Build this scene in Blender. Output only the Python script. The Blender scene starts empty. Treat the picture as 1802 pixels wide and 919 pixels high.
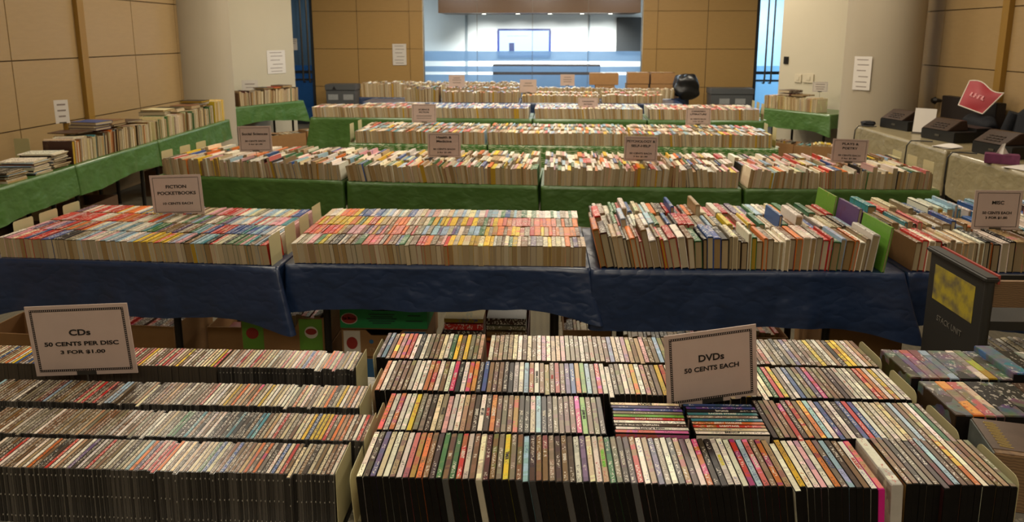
import bpy, bmesh, math, random
from math import sin, cos, tan, pi, radians, sqrt, atan2
from mathutils import Vector, Matrix
random.seed(7)
SC = bpy.context.scene
COL = SC.collection

# ------------------------------------------------------------------ camera, world, lights, exposure
FPX, PPY, PITCH, YAW, CAMZ = 1250.0, 297.0, radians(10.6), radians(2.2), 1.865
cam_data = bpy.data.cameras.new('camera')
cam = bpy.data.objects.new('camera', cam_data); COL.objects.link(cam)
cam.location = (0, 0, CAMZ)
cam.rotation_euler = (pi / 2 - PITCH, 0, YAW)
cam_data.sensor_width = 36.0
cam_data.lens = 36.0 * FPX / 1802.0
cam_data.shift_y = -(459.5 - PPY) / 1802.0
cam_data.clip_end = 80
cam_data.clip_start = 0.05
cam_data.dof.use_dof = True
cam_data.dof.focus_distance = 2.15
cam_data.dof.aperture_fstop = 5.6
SC.camera = cam

world = bpy.data.worlds.new('world'); SC.world = world
world.use_nodes = True
world.node_tree.nodes['Background'].inputs['Color'].default_value = (1.0, 0.86, 0.70, 1)
world.node_tree.nodes['Background'].inputs['Strength'].default_value = 0.06
SC.view_settings.view_transform = 'Standard'
SC.view_settings.look = 'None'
SC.view_settings.gamma = 1.0
SC.view_settings.use_curve_mapping = False
SC.view_settings.exposure = -0.35

WARM = (1.0, 0.89, 0.71)
def area(name, loc, size, power, color=WARM, rot=(0, 0, 0), size_y=None, spread=None):
    l = bpy.data.lights.new(name, 'AREA'); l.energy = power; l.color = color
    l.shape = 'RECTANGLE'; l.size = size; l.size_y = size_y or size
    if spread: l.spread = spread
    o = bpy.data.objects.new(name, l); COL.objects.link(o)
    o.location = loc; o.rotation_euler = rot
    return o
CEIL = 3.9
for (x, y, pw) in ((-2.4, -1.7, 22), (0.2, -1.9, 40), (2.4, -1.7, 18), (-2.4, 0.7, 14), (0.2, 0.7, 24), (2.4, 0.7, 9), (-2.6, 2.9, 20), (0.2, 2.9, 30), (2.6, 3.1, 17),  # rows behind and just ahead of the camera are unseen, added front fill
                   (-3.0, 5.6, 42), (0.0, 5.6, 75), (3.0, 5.6, 42),
                   (-2.8, 8.6, 62), (0.2, 8.6, 90), (3.0, 8.6, 62),
                   (-2.8, 11.8, 95), (0.2, 11.8, 105), (2.8, 11.8, 95)):
    area('ceiling_or_fill_lamp', (x, y, CEIL - .03), 0.7, pw)
# spots that wash the two side walls from the ceiling
for (x, y, r) in ((-4.3, 8.0, -0.5), (-4.3, 10.2, -0.5), (4.4, 9.2, 0.5), (4.5, 7.6, 0.5)):
    area('wall_washer', (x, y, CEIL - .03), 0.25, 7, rot=(0, r, 0))
# the glazed room behind
for x in (-2.0, 0.0, 2.0):
    area('back_room_lamp', (x, 16.3, 3.36), 1.0, 165, (0.84, 0.94, 1.0))
for x in (-1.4, -.55, .25, 1.05, 1.75):
    l = bpy.data.lights.new('soffit_spot', 'SPOT'); l.energy = 340; l.color = (1, .95, .85); l.spot_size = radians(100); l.spot_blend = 1.0
    o = bpy.data.objects.new('soffit_spot', l); COL.objects.link(o); o.location = (x, 17.95, 2.36); o.rotation_euler = (radians(38), 0, 0)
area('corridor_lamp', (5.2, 17.0, 3.2), 1.2, 230, (0.78, 0.91, 1.0))
area('corridor_lamp', (-5.2, 17.0, 3.2), 1.2, 70, (0.65, 0.85, 1.0))

def W(px, py, z=None, y=None, x=None):
    """world point on the plane z / y / x that the photograph shows at pixel px, py"""
    F = Vector((-sin(YAW) * cos(PITCH), cos(YAW) * cos(PITCH), -sin(PITCH)))
    R = Vector((cos(YAW), sin(YAW), 0)); U = R.cross(F)
    d = F + R * ((px - 901) / FPX) - U * ((py - PPY) / FPX)
    t = (z - CAMZ) / d.z if z is not None else (y / d.y if y is not None else x / d.x)
    return Vector((0, 0, CAMZ)) + d * t

# ------------------------------------------------------------------ colour and materials
def s2l(v): return v / 12.92 if v <= .04045 else ((v + .055) / 1.055) ** 2.4
def hexc(h): return tuple(s2l(int(h[i:i + 2], 16) / 255) for i in (0, 2, 4))
CN = {  # code: (word, sRGB)
 'w': ('white', 'e4dac8'), 'c': ('cream', 'ddcda6'), 'k': ('black', '191614'), 'd': ('dark brown', '3f2a1a'), 'b': ('brown', '7a5836'),
 't': ('tan', 'b4966e'), 'o': ('orange', 'd8742c'), 'r': ('red', 'bc2c22'), 'p': ('pink', 'd7a1a0'), 'h': ('hot pink', 'd8286c'),
 'y': ('yellow', 'e2bc28'), 'g': ('green', '3c6e40'), 'B': ('blue', '33518c'), 'l': ('light blue', '9cb8c8'), 'v': ('purple', '5c4670'),
 's': ('salmon', 'c86a5c'), 'x': ('grey', '82735c'), 'e': ('ochre', 'a5842e'), 'T': ('teal', '3b7f88'), 'G': ('lime green', '6d9e36'), 'm': ('maroon', '5c1f20')}
def jit(code, a=.10):
    h = CN[code][1]; f = 1 + random.uniform(-a, a)
    return tuple(min(1, s2l(min(1, max(0, int(h[i:i + 2], 16) / 255 * f + random.uniform(-a, a) * .25)))) for i in (0, 2, 4)) + (1,)
MATS = {}
class NT:
    def __init__(s, name):
        s.m = bpy.data.materials.new(name); s.m.use_nodes = True; s.t = s.m.node_tree; s.n = s.t.nodes; s.l = s.t.links
        s.p = s.n['Principled BSDF']
    def node(s, typ, **kw):
        n = s.n.new(typ)
        for k, v in kw.items():
            if k.startswith('_'): setattr(n, k[1:], v)
        return n
    def math(s, op, a, b=None, c=None):
        n = s.n.new('ShaderNodeMath'); n.operation = op
        for i, v in enumerate((a, b, c)):
            if v is None: continue
            if isinstance(v, (int, float)): n.inputs[i].default_value = v
            else: s.l.new(v, n.inputs[i])
        return n.outputs[0]
    def mix(s, f, a, b, blend='MIX'):
        n = s.n.new('ShaderNodeMix'); n.data_type = 'RGBA'; n.blend_type = blend
        for k, v in ((0, f), (6, a), (7, b)):
            if isinstance(v, (int, float)): n.inputs[k].default_value = v
            elif isinstance(v, tuple): n.inputs[k].default_value = v if len(v) == 4 else v + (1,)
            else: s.l.new(v, n.inputs[k])
        return n.outputs[2]
    def noise(s, vec, scale, detail=2.0, rough=.5, dim='3D', w=None):
        n = s.n.new('ShaderNodeTexNoise'); n.noise_dimensions = dim
        n.inputs['Scale'].default_value = scale; n.inputs['Detail'].default_value = detail; n.inputs['Roughness'].default_value = rough
        if vec is not None: s.l.new(vec, n.inputs['Vector'])
        if w is not None: s.l.new(w, n.inputs['W'])
        return n.outputs['Fac']
    def mapping(s, vec, scale=(1, 1, 1), loc=(0, 0, 0)):
        n = s.n.new('ShaderNodeMapping'); n.inputs['Scale'].default_value = scale; n.inputs['Location'].default_value = loc
        s.l.new(vec, n.inputs['Vector']); return n.outputs[0]
    def coord(s, k='Object'):
        return s.n.new('ShaderNodeTexCoord').outputs[k]
    def bump(s, h, strength=.3, dist=.01):
        n = s.n.new('ShaderNodeBump'); n.inputs['Strength'].default_value = strength; n.inputs['Distance'].default_value = dist
        s.l.new(h, n.inputs['Height']); s.l.new(n.outputs[0], s.p.inputs['Normal'])
    def base(s, v):
        if isinstance(v, tuple): s.p.inputs['Base Color'].default_value = v[:3] + (1,)
        else: s.l.new(v, s.p.inputs['Base Color'])
def mat(name, h, rough=.6, metal=0.0, var=.12, vscale=9.0, bump=0.0, bscale=60.0, spec=.5, coat=0.0):
    if name in MATS: return MATS[name]
    t = NT(name); c = hexc(h) if isinstance(h, str) else h
    t.p.inputs['Roughness'].default_value = rough; t.p.inputs['Metallic'].default_value = metal
    t.p.inputs['Specular IOR Level'].default_value = spec
    t.p.inputs['Coat Weight'].default_value = coat
    if var:
        f = t.noise(t.coord(), vscale, 4)
        a = tuple(x * (1 - var) for x in c); b = tuple(min(1, x * (1 + var)) for x in c)
        t.base(t.mix(f, a, b))
    else: t.base(c)
    if bump: t.bump(t.noise(t.coord(), bscale, 4), bump)
    MATS[name] = t.m
    return t.m
def emis(name, h, st):
    t = NT(name); t.base((0, 0, 0)); t.p.inputs['Emission Color'].default_value = hexc(h) + (1,); t.p.inputs['Emission Strength'].default_value = st
    return t.m
def cover_mat(name, src='object', letters=.56, lscale=(95, 160, 95), art=.62, rough=.42, artscale=14.0, gatev=.44, ink=.8, band=None, photo=0.0):
    """printed cover: colour from the object, a second printed colour in patches, specks of print on the top (spine) face"""
    t = NT(name); info = t.n.new('ShaderNodeObjectInfo')
    if src == 'object':
        c = info.outputs['Color']; rnd = t.math('MULTIPLY', info.outputs['Random'], 91.7)
    else:
        a = t.n.new('ShaderNodeVertexColor'); a.layer_name = 'Col'; c = a.outputs[0]; rnd = t.math('MULTIPLY', a.outputs[1], 91.7)
    co = t.coord()
    hs = t.n.new('ShaderNodeHueSaturation'); t.l.new(c, hs.inputs['Color'])
    t.l.new(t.math('ADD', .5, t.math('MULTIPLY', t.math('SUBTRACT', t.math('FRACT', t.math('MULTIPLY', rnd, 3.7)), .5), .22)), hs.inputs['Hue'])
    t.l.new(t.math('ADD', .45, t.math('MULTIPLY', t.math('FRACT', t.math('MULTIPLY', rnd, 5.1)), 1.1)), hs.inputs['Value'])
    hs.inputs['Saturation'].default_value = .95
    an = t.noise(t.mapping(co, (.35, 1, .35)), artscale, 3, .6, '4D', rnd)
    k = t.math('GREATER_THAN', an, art)
    col = t.mix(t.math('MULTIPLY', k, .8), c, hs.outputs[0])
    if photo:
        pn = t.n.new('ShaderNodeTexNoise'); pn.noise_dimensions = '4D'; pn.inputs['Scale'].default_value = 26; pn.inputs['Detail'].default_value = 3
        t.l.new(co, pn.inputs['Vector']); t.l.new(rnd, pn.inputs['W'])
        ph = t.n.new('ShaderNodeHueSaturation'); t.l.new(pn.outputs['Color'], ph.inputs['Color']); ph.inputs['Saturation'].default_value = 1.6; ph.inputs['Value'].default_value = .32
        col = t.mix(t.math('MULTIPLY', t.math('GREATER_THAN', t.noise(co, 12, 2, .5, '4D', rnd), .5), photo), col, ph.outputs[0])
    fine = t.noise(co, 130, 3, .6, '4D', rnd)
    col = t.mix(t.math('MULTIPLY', t.math('SUBTRACT', fine, .5), .9), col, (.02, .015, .01))
    # print
    n = t.noise(t.mapping(co, lscale), 1.0, 1.5, .6, '4D', rnd)
    gate = t.noise(t.mapping(co, (0.01, 14, 0.01)), 1.0, 0, .5, '4D', rnd)
    lum = t.n.new('ShaderNodeRGBToBW'); t.l.new(c, lum.inputs[0])
    dark = t.math('GREATER_THAN', lum.outputs[0], .24)
    rp = t.n.new('ShaderNodeValToRGB'); rp.color_ramp.interpolation = 'CONSTANT'
    for p_, c_ in ((0.0, (.05, .03, .03, 1)), (.30, (.45, .05, .03, 1)), (.45, (.04, .03, .03, 1)), (.68, (.06, .09, .28, 1)), (.8, (.5, .17, .03, 1)), (.9, (.07, .04, .03, 1))):
        e_ = rp.color_ramp.elements.new(p_) if p_ else rp.color_ramp.elements[0]; e_.color = c_
    rp.color_ramp.elements.remove(rp.color_ramp.elements[-1]); t.l.new(t.math('FRACT', t.math('MULTIPLY', rnd, 7.3)), rp.inputs[0])
    inkc = t.mix(dark, (.80, .74, .62), rp.outputs[0])
    m = t.math('MULTIPLY', t.math('GREATER_THAN', n, letters), t.math('GREATER_THAN', gate, gatev))
    nz = t.n.new('ShaderNodeSeparateXYZ'); t.l.new(t.coord('Normal'), nz.inputs[0])
    m = t.math('MULTIPLY', m, t.math('GREATER_THAN', nz.outputs[2], .55))
    if band:
        bx = t.n.new('ShaderNodeSeparateXYZ'); t.l.new(co, bx.inputs[0]); m = t.math('MULTIPLY', m, t.math('LESS_THAN', t.math('ABSOLUTE', bx.outputs[0]), band))
    col = t.mix(t.math('MULTIPLY', m, ink), col, inkc)
    t.base(col); t.p.inputs['Roughness'].default_value = rough
    t.p.inputs['Specular IOR Level'].default_value = .35
    return t.m
def page_mat(name, src='object', sx=900):
    t = NT(name)
    if src == 'object':
        info = t.n.new('ShaderNodeObjectInfo'); c = info.outputs['Color']
    else:
        a = t.n.new('ShaderNodeVertexColor'); a.layer_name = 'Col'; c = a.outputs[0]
    f = t.noise(t.mapping(t.coord(), (sx, 6, 6)), 1.0, 2)
    t.base(t.mix(t.math('MULTIPLY', f, .42), c, (.16, .11, .06))); t.p.inputs['Roughness'].default_value = .85
    t.p.inputs['Specular IOR Level'].default_value = .1
    return t.m
def obj_mat(name, rough=.5, spec=.5, var=.15, vs=30):
    t = NT(name); info = t.n.new('ShaderNodeObjectInfo')
    f = t.noise(t.coord(), vs, 3)
    t.base(t.mix(t.math('MULTIPLY', f, var * 2), info.outputs['Color'], (.03, .025, .02)))
    t.p.inputs['Roughness'].default_value = rough; t.p.inputs['Specular IOR Level'].default_value = spec
    return t.m
M_COVER = cover_mat('printed_cover', artscale=11)
DK = dict(letters=.55, lscale=(230, 250, 60), art=.52, artscale=19, rough=.32, gatev=.52, ink=.75)
M_DVD = cover_mat('dvd_sleeve_print', band=.0036, **DK); M_DVDM = cover_mat('dvd_sleeve_print_mass', 'attr', **DK)
M_BOXP = cover_mat('boxed_set_print', letters=.60, lscale=(120, 75, 60), art=.52, artscale=13, rough=.3, gatev=.5, ink=.5, photo=.75)
M_CDL = cover_mat('cd_spine_card', letters=.55, lscale=(500, 330, 500), art=.66, artscale=12, rough=.3)
M_MASS = cover_mat('printed_cover_mass', 'attr', art=.64, artscale=11)
M_PAGE = page_mat('page_edges'); M_PAGEM = page_mat('page_edges_mass', 'attr', 500)
M_DCASE = obj_mat('dvd_case_plastic', .55, .10)
M_CDTRAY = obj_mat('cd_tray_plastic', .3, .35)
M_CDLID = obj_mat('cd_lid_plastic', .2, .5)
M_BOOKEND = mat('cream_enamel', 'bdb489', .45, var=.06)
M_STEEL = mat('dark_steel', '2e2b28', .4, .6, var=.1)
M_STEELL = mat('grey_steel', '77726a', .35, .8, var=.1)
M_PAPER = mat('white_paper', 'd9d2ca', .8, var=.05)
M_PINK = mat('rose_paper', 'bfaaa1', .5, var=.07, vscale=18, coat=.15)
M_INK = mat('black_ink', '1b1716', .6, var=0)
M_CARD = mat('cardboard', '9a7348', .85, var=.14, vscale=14)
M_CARDIN = mat('cardboard_inside', '7d5c3a', .9, var=.14)
M_BLACKP = mat('black_plastic', '171514', .45, var=.1)
M_WOODT = mat('table_laminate', '7c6a55', .5, var=.15)

def cloth_mat(name, h, rough=.35, pattern=None, bump=.6):
    t = NT(name); c = hexc(h); co = t.coord()
    f = t.noise(co, 5, 5)
    a = tuple(x * .82 for x in c); b = tuple(min(1, x * 1.2) for x in c)
    col = t.mix(f, a, b)
    if pattern:
        v = t.n.new('ShaderNodeTexVoronoi'); v.inputs['Scale'].default_value = pattern[1]; v.feature = 'SMOOTH_F1'; t.l.new(co, v.inputs['Vector'])
        w = t.n.new('ShaderNodeTexWave'); w.wave_type = 'RINGS'; w.inputs['Scale'].default_value = pattern[1] * .6; w.inputs['Distortion'].default_value = 9; t.l.new(co, w.inputs['Vector'])
        k = t.math('GREATER_THAN', t.math('ADD', v.outputs[0], t.math('MULTIPLY', w.outputs[1], .35)), pattern[2])
        col = t.mix(k, col, hexc(pattern[0]))
    t.base(col); t.p.inputs['Roughness'].default_value = rough
    wr = t.math('ADD', t.noise(t.mapping(co, (2.4, 2.4, 3.4)), 1.0, 3, .45), t.math('MULTIPLY', t.math('ABSOLUTE', t.math('SUBTRACT', t.noise(t.mapping(co, (7, 7, 11)), 1.0, 2, .5), .5)), .5))
    t.p.inputs['Coat Weight'].default_value = .45; t.p.inputs['Coat Roughness'].default_value = .16
    t.bump(wr, bump, .05)
    return t.m
M_BLUE = cloth_mat('blue_plastic_cloth', '1f3152', .34)
M_GREEN = cloth_mat('green_plastic_cloth', '44682c', .42)
M_BEIGE = cloth_mat('beige_plastic_cloth', '8f8261', .45)
M_FLORAL = cloth_mat('white_floral_vinyl', 'a8a294', .35, ('7d7a70', 70, .62), .1)
M_GFLOR = cloth_mat('green_floral_vinyl', '47772f', .45, ('a9b58a', 24, .66), .15)

# ------------------------------------------------------------------ mesh building
class MB:
    def __init__(s): s.v = []; s.f = []; s.mi = []; s.sm = []
    def add(s, vs, fs, mi=0, smooth=False):
        b = len(s.v); s.v += [tuple(v) for v in vs]
        for f in fs: s.f.append(tuple(b + i for i in f)); s.mi.append(mi); s.sm.append(smooth)
    def box(s, x0, x1, y0, y1, z0, z1, mi=0, M=None):
        vs = [(x, y, z) for z in (z0, z1) for y in (y0, y1) for x in (x0, x1)]
        if M is not None: vs = [M @ Vector(v) for v in vs]
        s.add(vs, [(0, 2, 3, 1), (4, 5, 7, 6), (0, 1, 5, 4), (2, 6, 7, 3), (0, 4, 6, 2), (1, 3, 7, 5)], mi)
    def prism(s, prof, y0, y1, mi=0, axis='y', smooth=False, M=None):
        """closed profile of (x, z) points, counter-clockwise seen from -y, drawn along y"""
        n = len(prof)
        mk = (lambda p, t: (p[0], t, p[1])) if axis == 'y' else ((lambda p, t: (t, p[0], p[1])) if axis == 'x' else (lambda p, t: (p[0], p[1], t)))
        vs = [mk(p, y0) for p in prof] + [mk(p, y1) for p in prof]
        if M is not None: vs = [M @ Vector(v) for v in vs]
        s.add(vs, [tuple(range(n)), tuple(range(2 * n - 1, n - 1, -1))], mi)
        b = len(s.v) - 2 * n
        for i in range(n):
            j = (i + 1) % n
            s.f.append((b + j, b + i, b + n + i, b + n + j)); s.mi.append(mi); s.sm.append(smooth)
    def tube(s, pts, r, n=10, mi=0, cap=True):
        pts = [Vector(p) for p in pts]; rings = []
        rr = r if isinstance(r, (list, tuple)) else [r] * len(pts)
        for i, p in enumerate(pts):
            d = (pts[min(i + 1, len(pts) - 1)] - pts[max(i - 1, 0)]).normalized()
            a = d.orthogonal().normalized() if i == 0 else (a - d * a.dot(d)).normalized()
            b = d.cross(a)
            rings.append([p + (a * cos(2 * pi * k / n) + b * sin(2 * pi * k / n)) * rr[i] for k in range(n)])
        vs = [v for r_ in rings for v in r_]; fs = []
        for i in range(len(pts) - 1):
            for k in range(n):
                k2 = (k + 1) % n
                fs.append((i * n + k, i * n + k2, (i + 1) * n + k2, (i + 1) * n + k))
        s.add(vs, fs, mi, True)
        if cap:
            s.add(rings[0][::-1], [tuple(range(n))], mi); s.add(rings[-1], [tuple(range(n))], mi)
    def grid(s, fn, nu, nv, mi=0, smooth=True, closed=False):
        vs = [fn(i / nu, j / nv) for j in range(nv + 1) for i in range(nu + (0 if closed else 1))]
        w = nu + (0 if closed else 1); fs = []
        for j in range(nv):
            for i in range(nu):
                i2 = (i + 1) % w if closed else i + 1
                fs.append((j * w + i, j * w + i2, (j + 1) * w + i2, (j + 1) * w + i))
        s.add(vs, fs, mi, smooth)
    def mesh(s, name, mats):
        me = bpy.data.meshes.new(name); me.from_pydata(s.v, [], s.f)
        for m in (mats if isinstance(mats, (list, tuple)) else [mats]): me.materials.append(m)
        me.polygons.foreach_set('material_index', s.mi); me.polygons.foreach_set('use_smooth', s.sm)
        me.update(); return me
def bevel(me, w, seg=2):
    bm = bmesh.new(); bm.from_mesh(me)
    bmesh.ops.remove_doubles(bm, verts=bm.verts, dist=1e-6)
    bmesh.ops.bevel(bm, geom=[e for e in bm.edges if len(e.link_faces) == 2 and e.calc_face_angle(0) > .5], offset=w, segments=seg, affect='EDGES', clamp_overlap=True)
    bm.to_mesh(me); bm.free(); return me
def link(name, data, parent=None, loc=(0, 0, 0), rot=None, M=None, color=None):
    o = bpy.data.objects.new(name, data); COL.objects.link(o)
    if parent: o.parent = parent
    if M is not None: o.matrix_basis = M
    else:
        o.location = loc
        if rot: o.rotation_euler = rot
    if color: o.color = color
    return o
def tag(o, label, cat, group=None, kind=None):
    if kind: o['kind'] = kind
    if label: o['label'] = label
    if cat: o['category'] = cat
    if group: o['group'] = group
    return o
def struct(name, mb, mats):
    o = link(name, mb.mesh(name, mats)); o['kind'] = 'structure'; return o
def XF(x, y, z, yaw=0.0, tilt=0.0, roll=0.0):
    return Matrix.Translation((x, y, z)) @ Matrix.Rotation(yaw, 4, 'Z') @ Matrix.Rotation(tilt, 4, 'X') @ Matrix.Rotation(roll, 4, 'Y')
_tx = {}
def text_mesh(s, size, mat_, bold=.0, ex=.0004, align='CENTER', sx=1.0):
    k = (s, size, mat_.name, bold, align, sx)
    if k in _tx: return _tx[k]
    cu = bpy.data.curves.new('lettering', 'FONT'); cu.body = s; cu.size = size; cu.offset = bold * size; cu.extrude = ex
    cu.align_x = align; cu.align_y = 'CENTER'; cu.resolution_u = 3
    o = bpy.data.objects.new('lettering_curve', cu); COL.objects.link(o)
    dg = bpy.context.evaluated_depsgraph_get(); dg.update()
    me = bpy.data.meshes.new_from_object(o.evaluated_get(dg)); me.materials.clear(); me.materials.append(mat_)
    if sx != 1.0: me.transform(Matrix.Diagonal((sx, 1, 1, 1)))
    bpy.data.objects.remove(o); bpy.data.curves.remove(cu)
    _tx[k] = me; return me
def ordinal(n):
    return '%d%s' % (n, 'th' if 10 <= n % 100 <= 20 else {1: 'st', 2: 'nd', 3: 'rd'}.get(n % 10, 'th'))
# ------------------------------------------------------------------ room
def wood_mat(name, h, axis=0):
    t = NT(name); c = hexc(h); co = t.coord()
    sc = [3, 3, 3]; sc[axis] = .5
    g = t.noise(t.mapping(co, tuple(v * 14 for v in sc)), 1.0, 5, .6)
    big = t.noise(co, .8, 2)
    col = t.mix(g, tuple(x * .88 for x in c), tuple(x * 1.1 for x in c))
    col = t.mix(t.math('MULTIPLY', big, .35), col, tuple(x * .8 for x in c))
    t.base(col); t.p.inputs['Roughness'].default_value = .38; t.p.inputs['Specular IOR Level'].default_value = .4
    return t.m
M_MAPLE = wood_mat('maple_panel', 'a5895f', 1)
M_MAPLEB = wood_mat('maple_panel_amber', 'b08d57', 0)
M_SEAM = mat('panel_joint', '5e4a30', .8, var=.05)
M_OAKTRIM = wood_mat('oak_trim', '94702f', 2)
M_PLASTER = mat('white_plaster', 'c2b8a1', .85, var=.04, vscale=2)
M_COLUMN = mat('column_plaster', 'a99d88', .8, var=.05, vscale=2)
M_WHITEW = mat('back_room_white', 'dcdfdf', .8, var=.03)
M_CEIL = mat('ceiling_white', 'b9ac98', .9, var=.03)
def carpet():
    t = NT('carpet'); co = t.coord()
    f = t.noise(co, 160, 3); g = t.noise(co, 1.3, 3)
    w = t.n.new('ShaderNodeTexWave'); w.inputs['Scale'].default_value = 7; t.l.new(co, w.inputs['Vector'])
    col = t.mix(f, hexc('4f4a40'), hexc('8a8069'))
    col = t.mix(t.math('MULTIPLY', w.outputs[1], .25), col, hexc('46443c'))
    t.base(t.mix(t.math('MULTIPLY', g, .3), col, hexc('5b5648'))); t.p.inputs['Roughness'].default_value = .95
    t.bump(f, .4, .004); return t.m
mb = MB(); mb.box(-6.4, 6.4, -2.6, 20, -.1, 0); struct('floor', mb, carpet())
mb = MB(); mb.box(-6.4, 6.4, -2.6, 15.2, CEIL, CEIL + .1); struct('ceiling', mb, M_CEIL)
mb = MB(); mb.box(-6.4, 6.4, -2.7, -2.6, 0, CEIL); struct('wall_front', mb, M_PLASTER)
def panel_wall_x(name, x, sgn, y_from, y_to, ys, zs, m):
    mb = MB(); mb.box(min(x + sgn * .02, x + sgn * .2), max(x + sgn * .02, x + sgn * .2), y_from, y_to, 0, CEIL, 1)
    yy = [y_from] + [y for y in ys if y_from < y < y_to] + [y_to]; zz = [0] + zs + [CEIL]
    for a, b in zip(yy, yy[1:]):
        for c, d in zip(zz, zz[1:]):
            mb.box(min(x, x + sgn * .021), max(x, x + sgn * .021), a + .006, b - .006, c + .006, d - .006, 0)
    return struct(name, mb, [m, M_SEAM])
panel_wall_x('wall_left', -5.1, -1, -2.6, 10.75, [7.82 + 1.07 * k for k in range(-10, 4)], [.955, 1.625, 2.295, 2.965, 3.6], M_MAPLE)
panel_wall_x('wall_right', 5.3, 1, -2.6, 10.95, [8.4 + 1.33 * k for k in range(-9, 3)], [.75, 1.47, 2.19, 2.91, 3.6], M_MAPLE)
mb = MB(); mb.box(-5.1, -5.05, 7.76, 7.87, 0, CEIL); struct('trim_1', mb, M_OAKTRIM)
mb = MB(); mb.box(5.24, 5.3, 8.34, 8.46, 0, CEIL); struct('trim_2', mb, M_OAKTRIM)
def column(name, x, y, r):
    mb = MB(); mb.tube([(x, y, 0), (x, y, CEIL)], r, 48); struct(name, mb, M_COLUMN)
column('column_left', -5.035, 10.47, .445); column('column_right', 4.63, 9.9, .475)
def slant_wall(name, a, b, th=.2):
    a, b = Vector(a), Vector(b); d = (b - a).normalized(); n = Vector((-d.y, d.x)) * th
    mb = MB(); pr = [a, b, b + n, a + n]
    if (b - a).cross(n) < 0: pr = pr[::-1]
    mb.prism([(p.x, p.y) for p in pr], 0, CEIL, axis='z'); struct(name, mb, M_PLASTER)
slant_wall('wall_left_return', (-6.1, 10.53), (-4.60, 13.30)); slant_wall('wall_right_return', (4.01, 12.15), (5.75, 9.47))
# back wall: maple panels either side of the glazed opening
for name, x0, x1, xs, pil in (('wall_back_left', -4.76, -2.435, [-3.817], (-2.71, -2.435)), ('wall_back_right', 2.12, 4.43, [3.438], (2.12, 2.41))):
    mb = MB(); mb.box(x0, x1, 15.02, 15.2, 0, CEIL, 1)
    lo, hi = (x0, pil[0]) if pil[0] > x0 else (pil[1], x1)
    xx = [lo] + xs + [hi]; zz = [0, .81, 1.596, 2.366, 3.15, CEIL]
    for a, b in zip(xx, xx[1:]):
        for c, d in zip(zz, zz[1:]): mb.box(a + .006, b - .006, 15.0, 15.021, c + .005, d - .005, 0)
    for c, d in zip(zz, zz[1:]): mb.box(pil[0] + .002, pil[1] - .002, 14.975, 15.021, c + .003, d - .003, 0)
    struct(name, mb, [M_MAPLEB, M_SEAM])
mb = MB(); mb.box(-2.435, 2.12, 15.0, 15.2, 3.0, CEIL); mb.box(-6.4, -4.76, 15.0, 15.2, 3.0, CEIL); mb.box(4.43, 6.4, 15, 15.2, 3.0, CEIL)
struct('wall_back_header', mb, M_MAPLEB)
# glass
def glass_mat(name, tint=(.93, .97, 1), refl=.06):
    t = NT(name); tr = t.n.new('ShaderNodeBsdfTransparent'); tr.inputs[0].default_value = tint + (1,)
    gl = t.n.new('ShaderNodeBsdfGlossy'); gl.inputs['Roughness'].default_value = .02
    mx = t.n.new('ShaderNodeMixShader'); mx.inputs[0].default_value = refl
    t.l.new(tr.outputs[0], mx.inputs[1]); t.l.new(gl.outputs[0], mx.inputs[2]); t.l.new(mx.outputs[0], t.n['Material Output'].inputs[0]); return t.m
def film_mat(name, h, clear=.35):
    t = NT(name); tr = t.n.new('ShaderNodeBsdfTransparent'); tr.inputs[0].default_value = (.8, .9, 1, 1)
    tl = t.n.new('ShaderNodeBsdfTranslucent'); tl.inputs[0].default_value = hexc(h) + (1,)
    df = t.n.new('ShaderNodeBsdfDiffuse'); df.inputs[0].default_value = hexc(h) + (1,)
    m0 = t.n.new('ShaderNodeMixShader'); m0.inputs[0].default_value = .25; t.l.new(tl.outputs[0], m0.inputs[1]); t.l.new(df.outputs[0], m0.inputs[2])
    mx = t.n.new('ShaderNodeMixShader'); mx.inputs[0].default_value = 1 - clear
    t.l.new(tr.outputs[0], mx.inputs[1]); t.l.new(m0.outputs[0], mx.inputs[2]); t.l.new(mx.outputs[0], t.n['Material Output'].inputs[0]); return t.m
M_GLASS = glass_mat('clear_glass', refl=.02); M_FILM = film_mat('frosted_film', '93a7bb', .30)
M_FRAME = mat('dark_bronze_frame', '3a3f45', .4, .5, var=.05)
mb = MB()
for a, b in ((-2.435, -1.31), (-1.305, -.155), (-.15, 1.0), (1.005, 2.12)): mb.box(a, b, 15.05, 15.062, 0, 3.0)
w = struct('window_1', mb, M_GLASS)
mb = MB()
for c, d in ((0.02, 1.058), (1.117, 1.235), (1.341, 1.55)):
    mb.box(-2.42, 2.105, 15.064, 15.067, c, d)
link('frosted_film', mb.mesh('frosted_film', M_FILM), w)
mb = MB()
for x in (-1.3075, -.1525, 1.0025): mb.box(x - .004, x + .004, 15.048, 15.064, 0, 3.0)
link('glass_joint', mb.mesh('glass_joint', M_STEELL), w)
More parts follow.
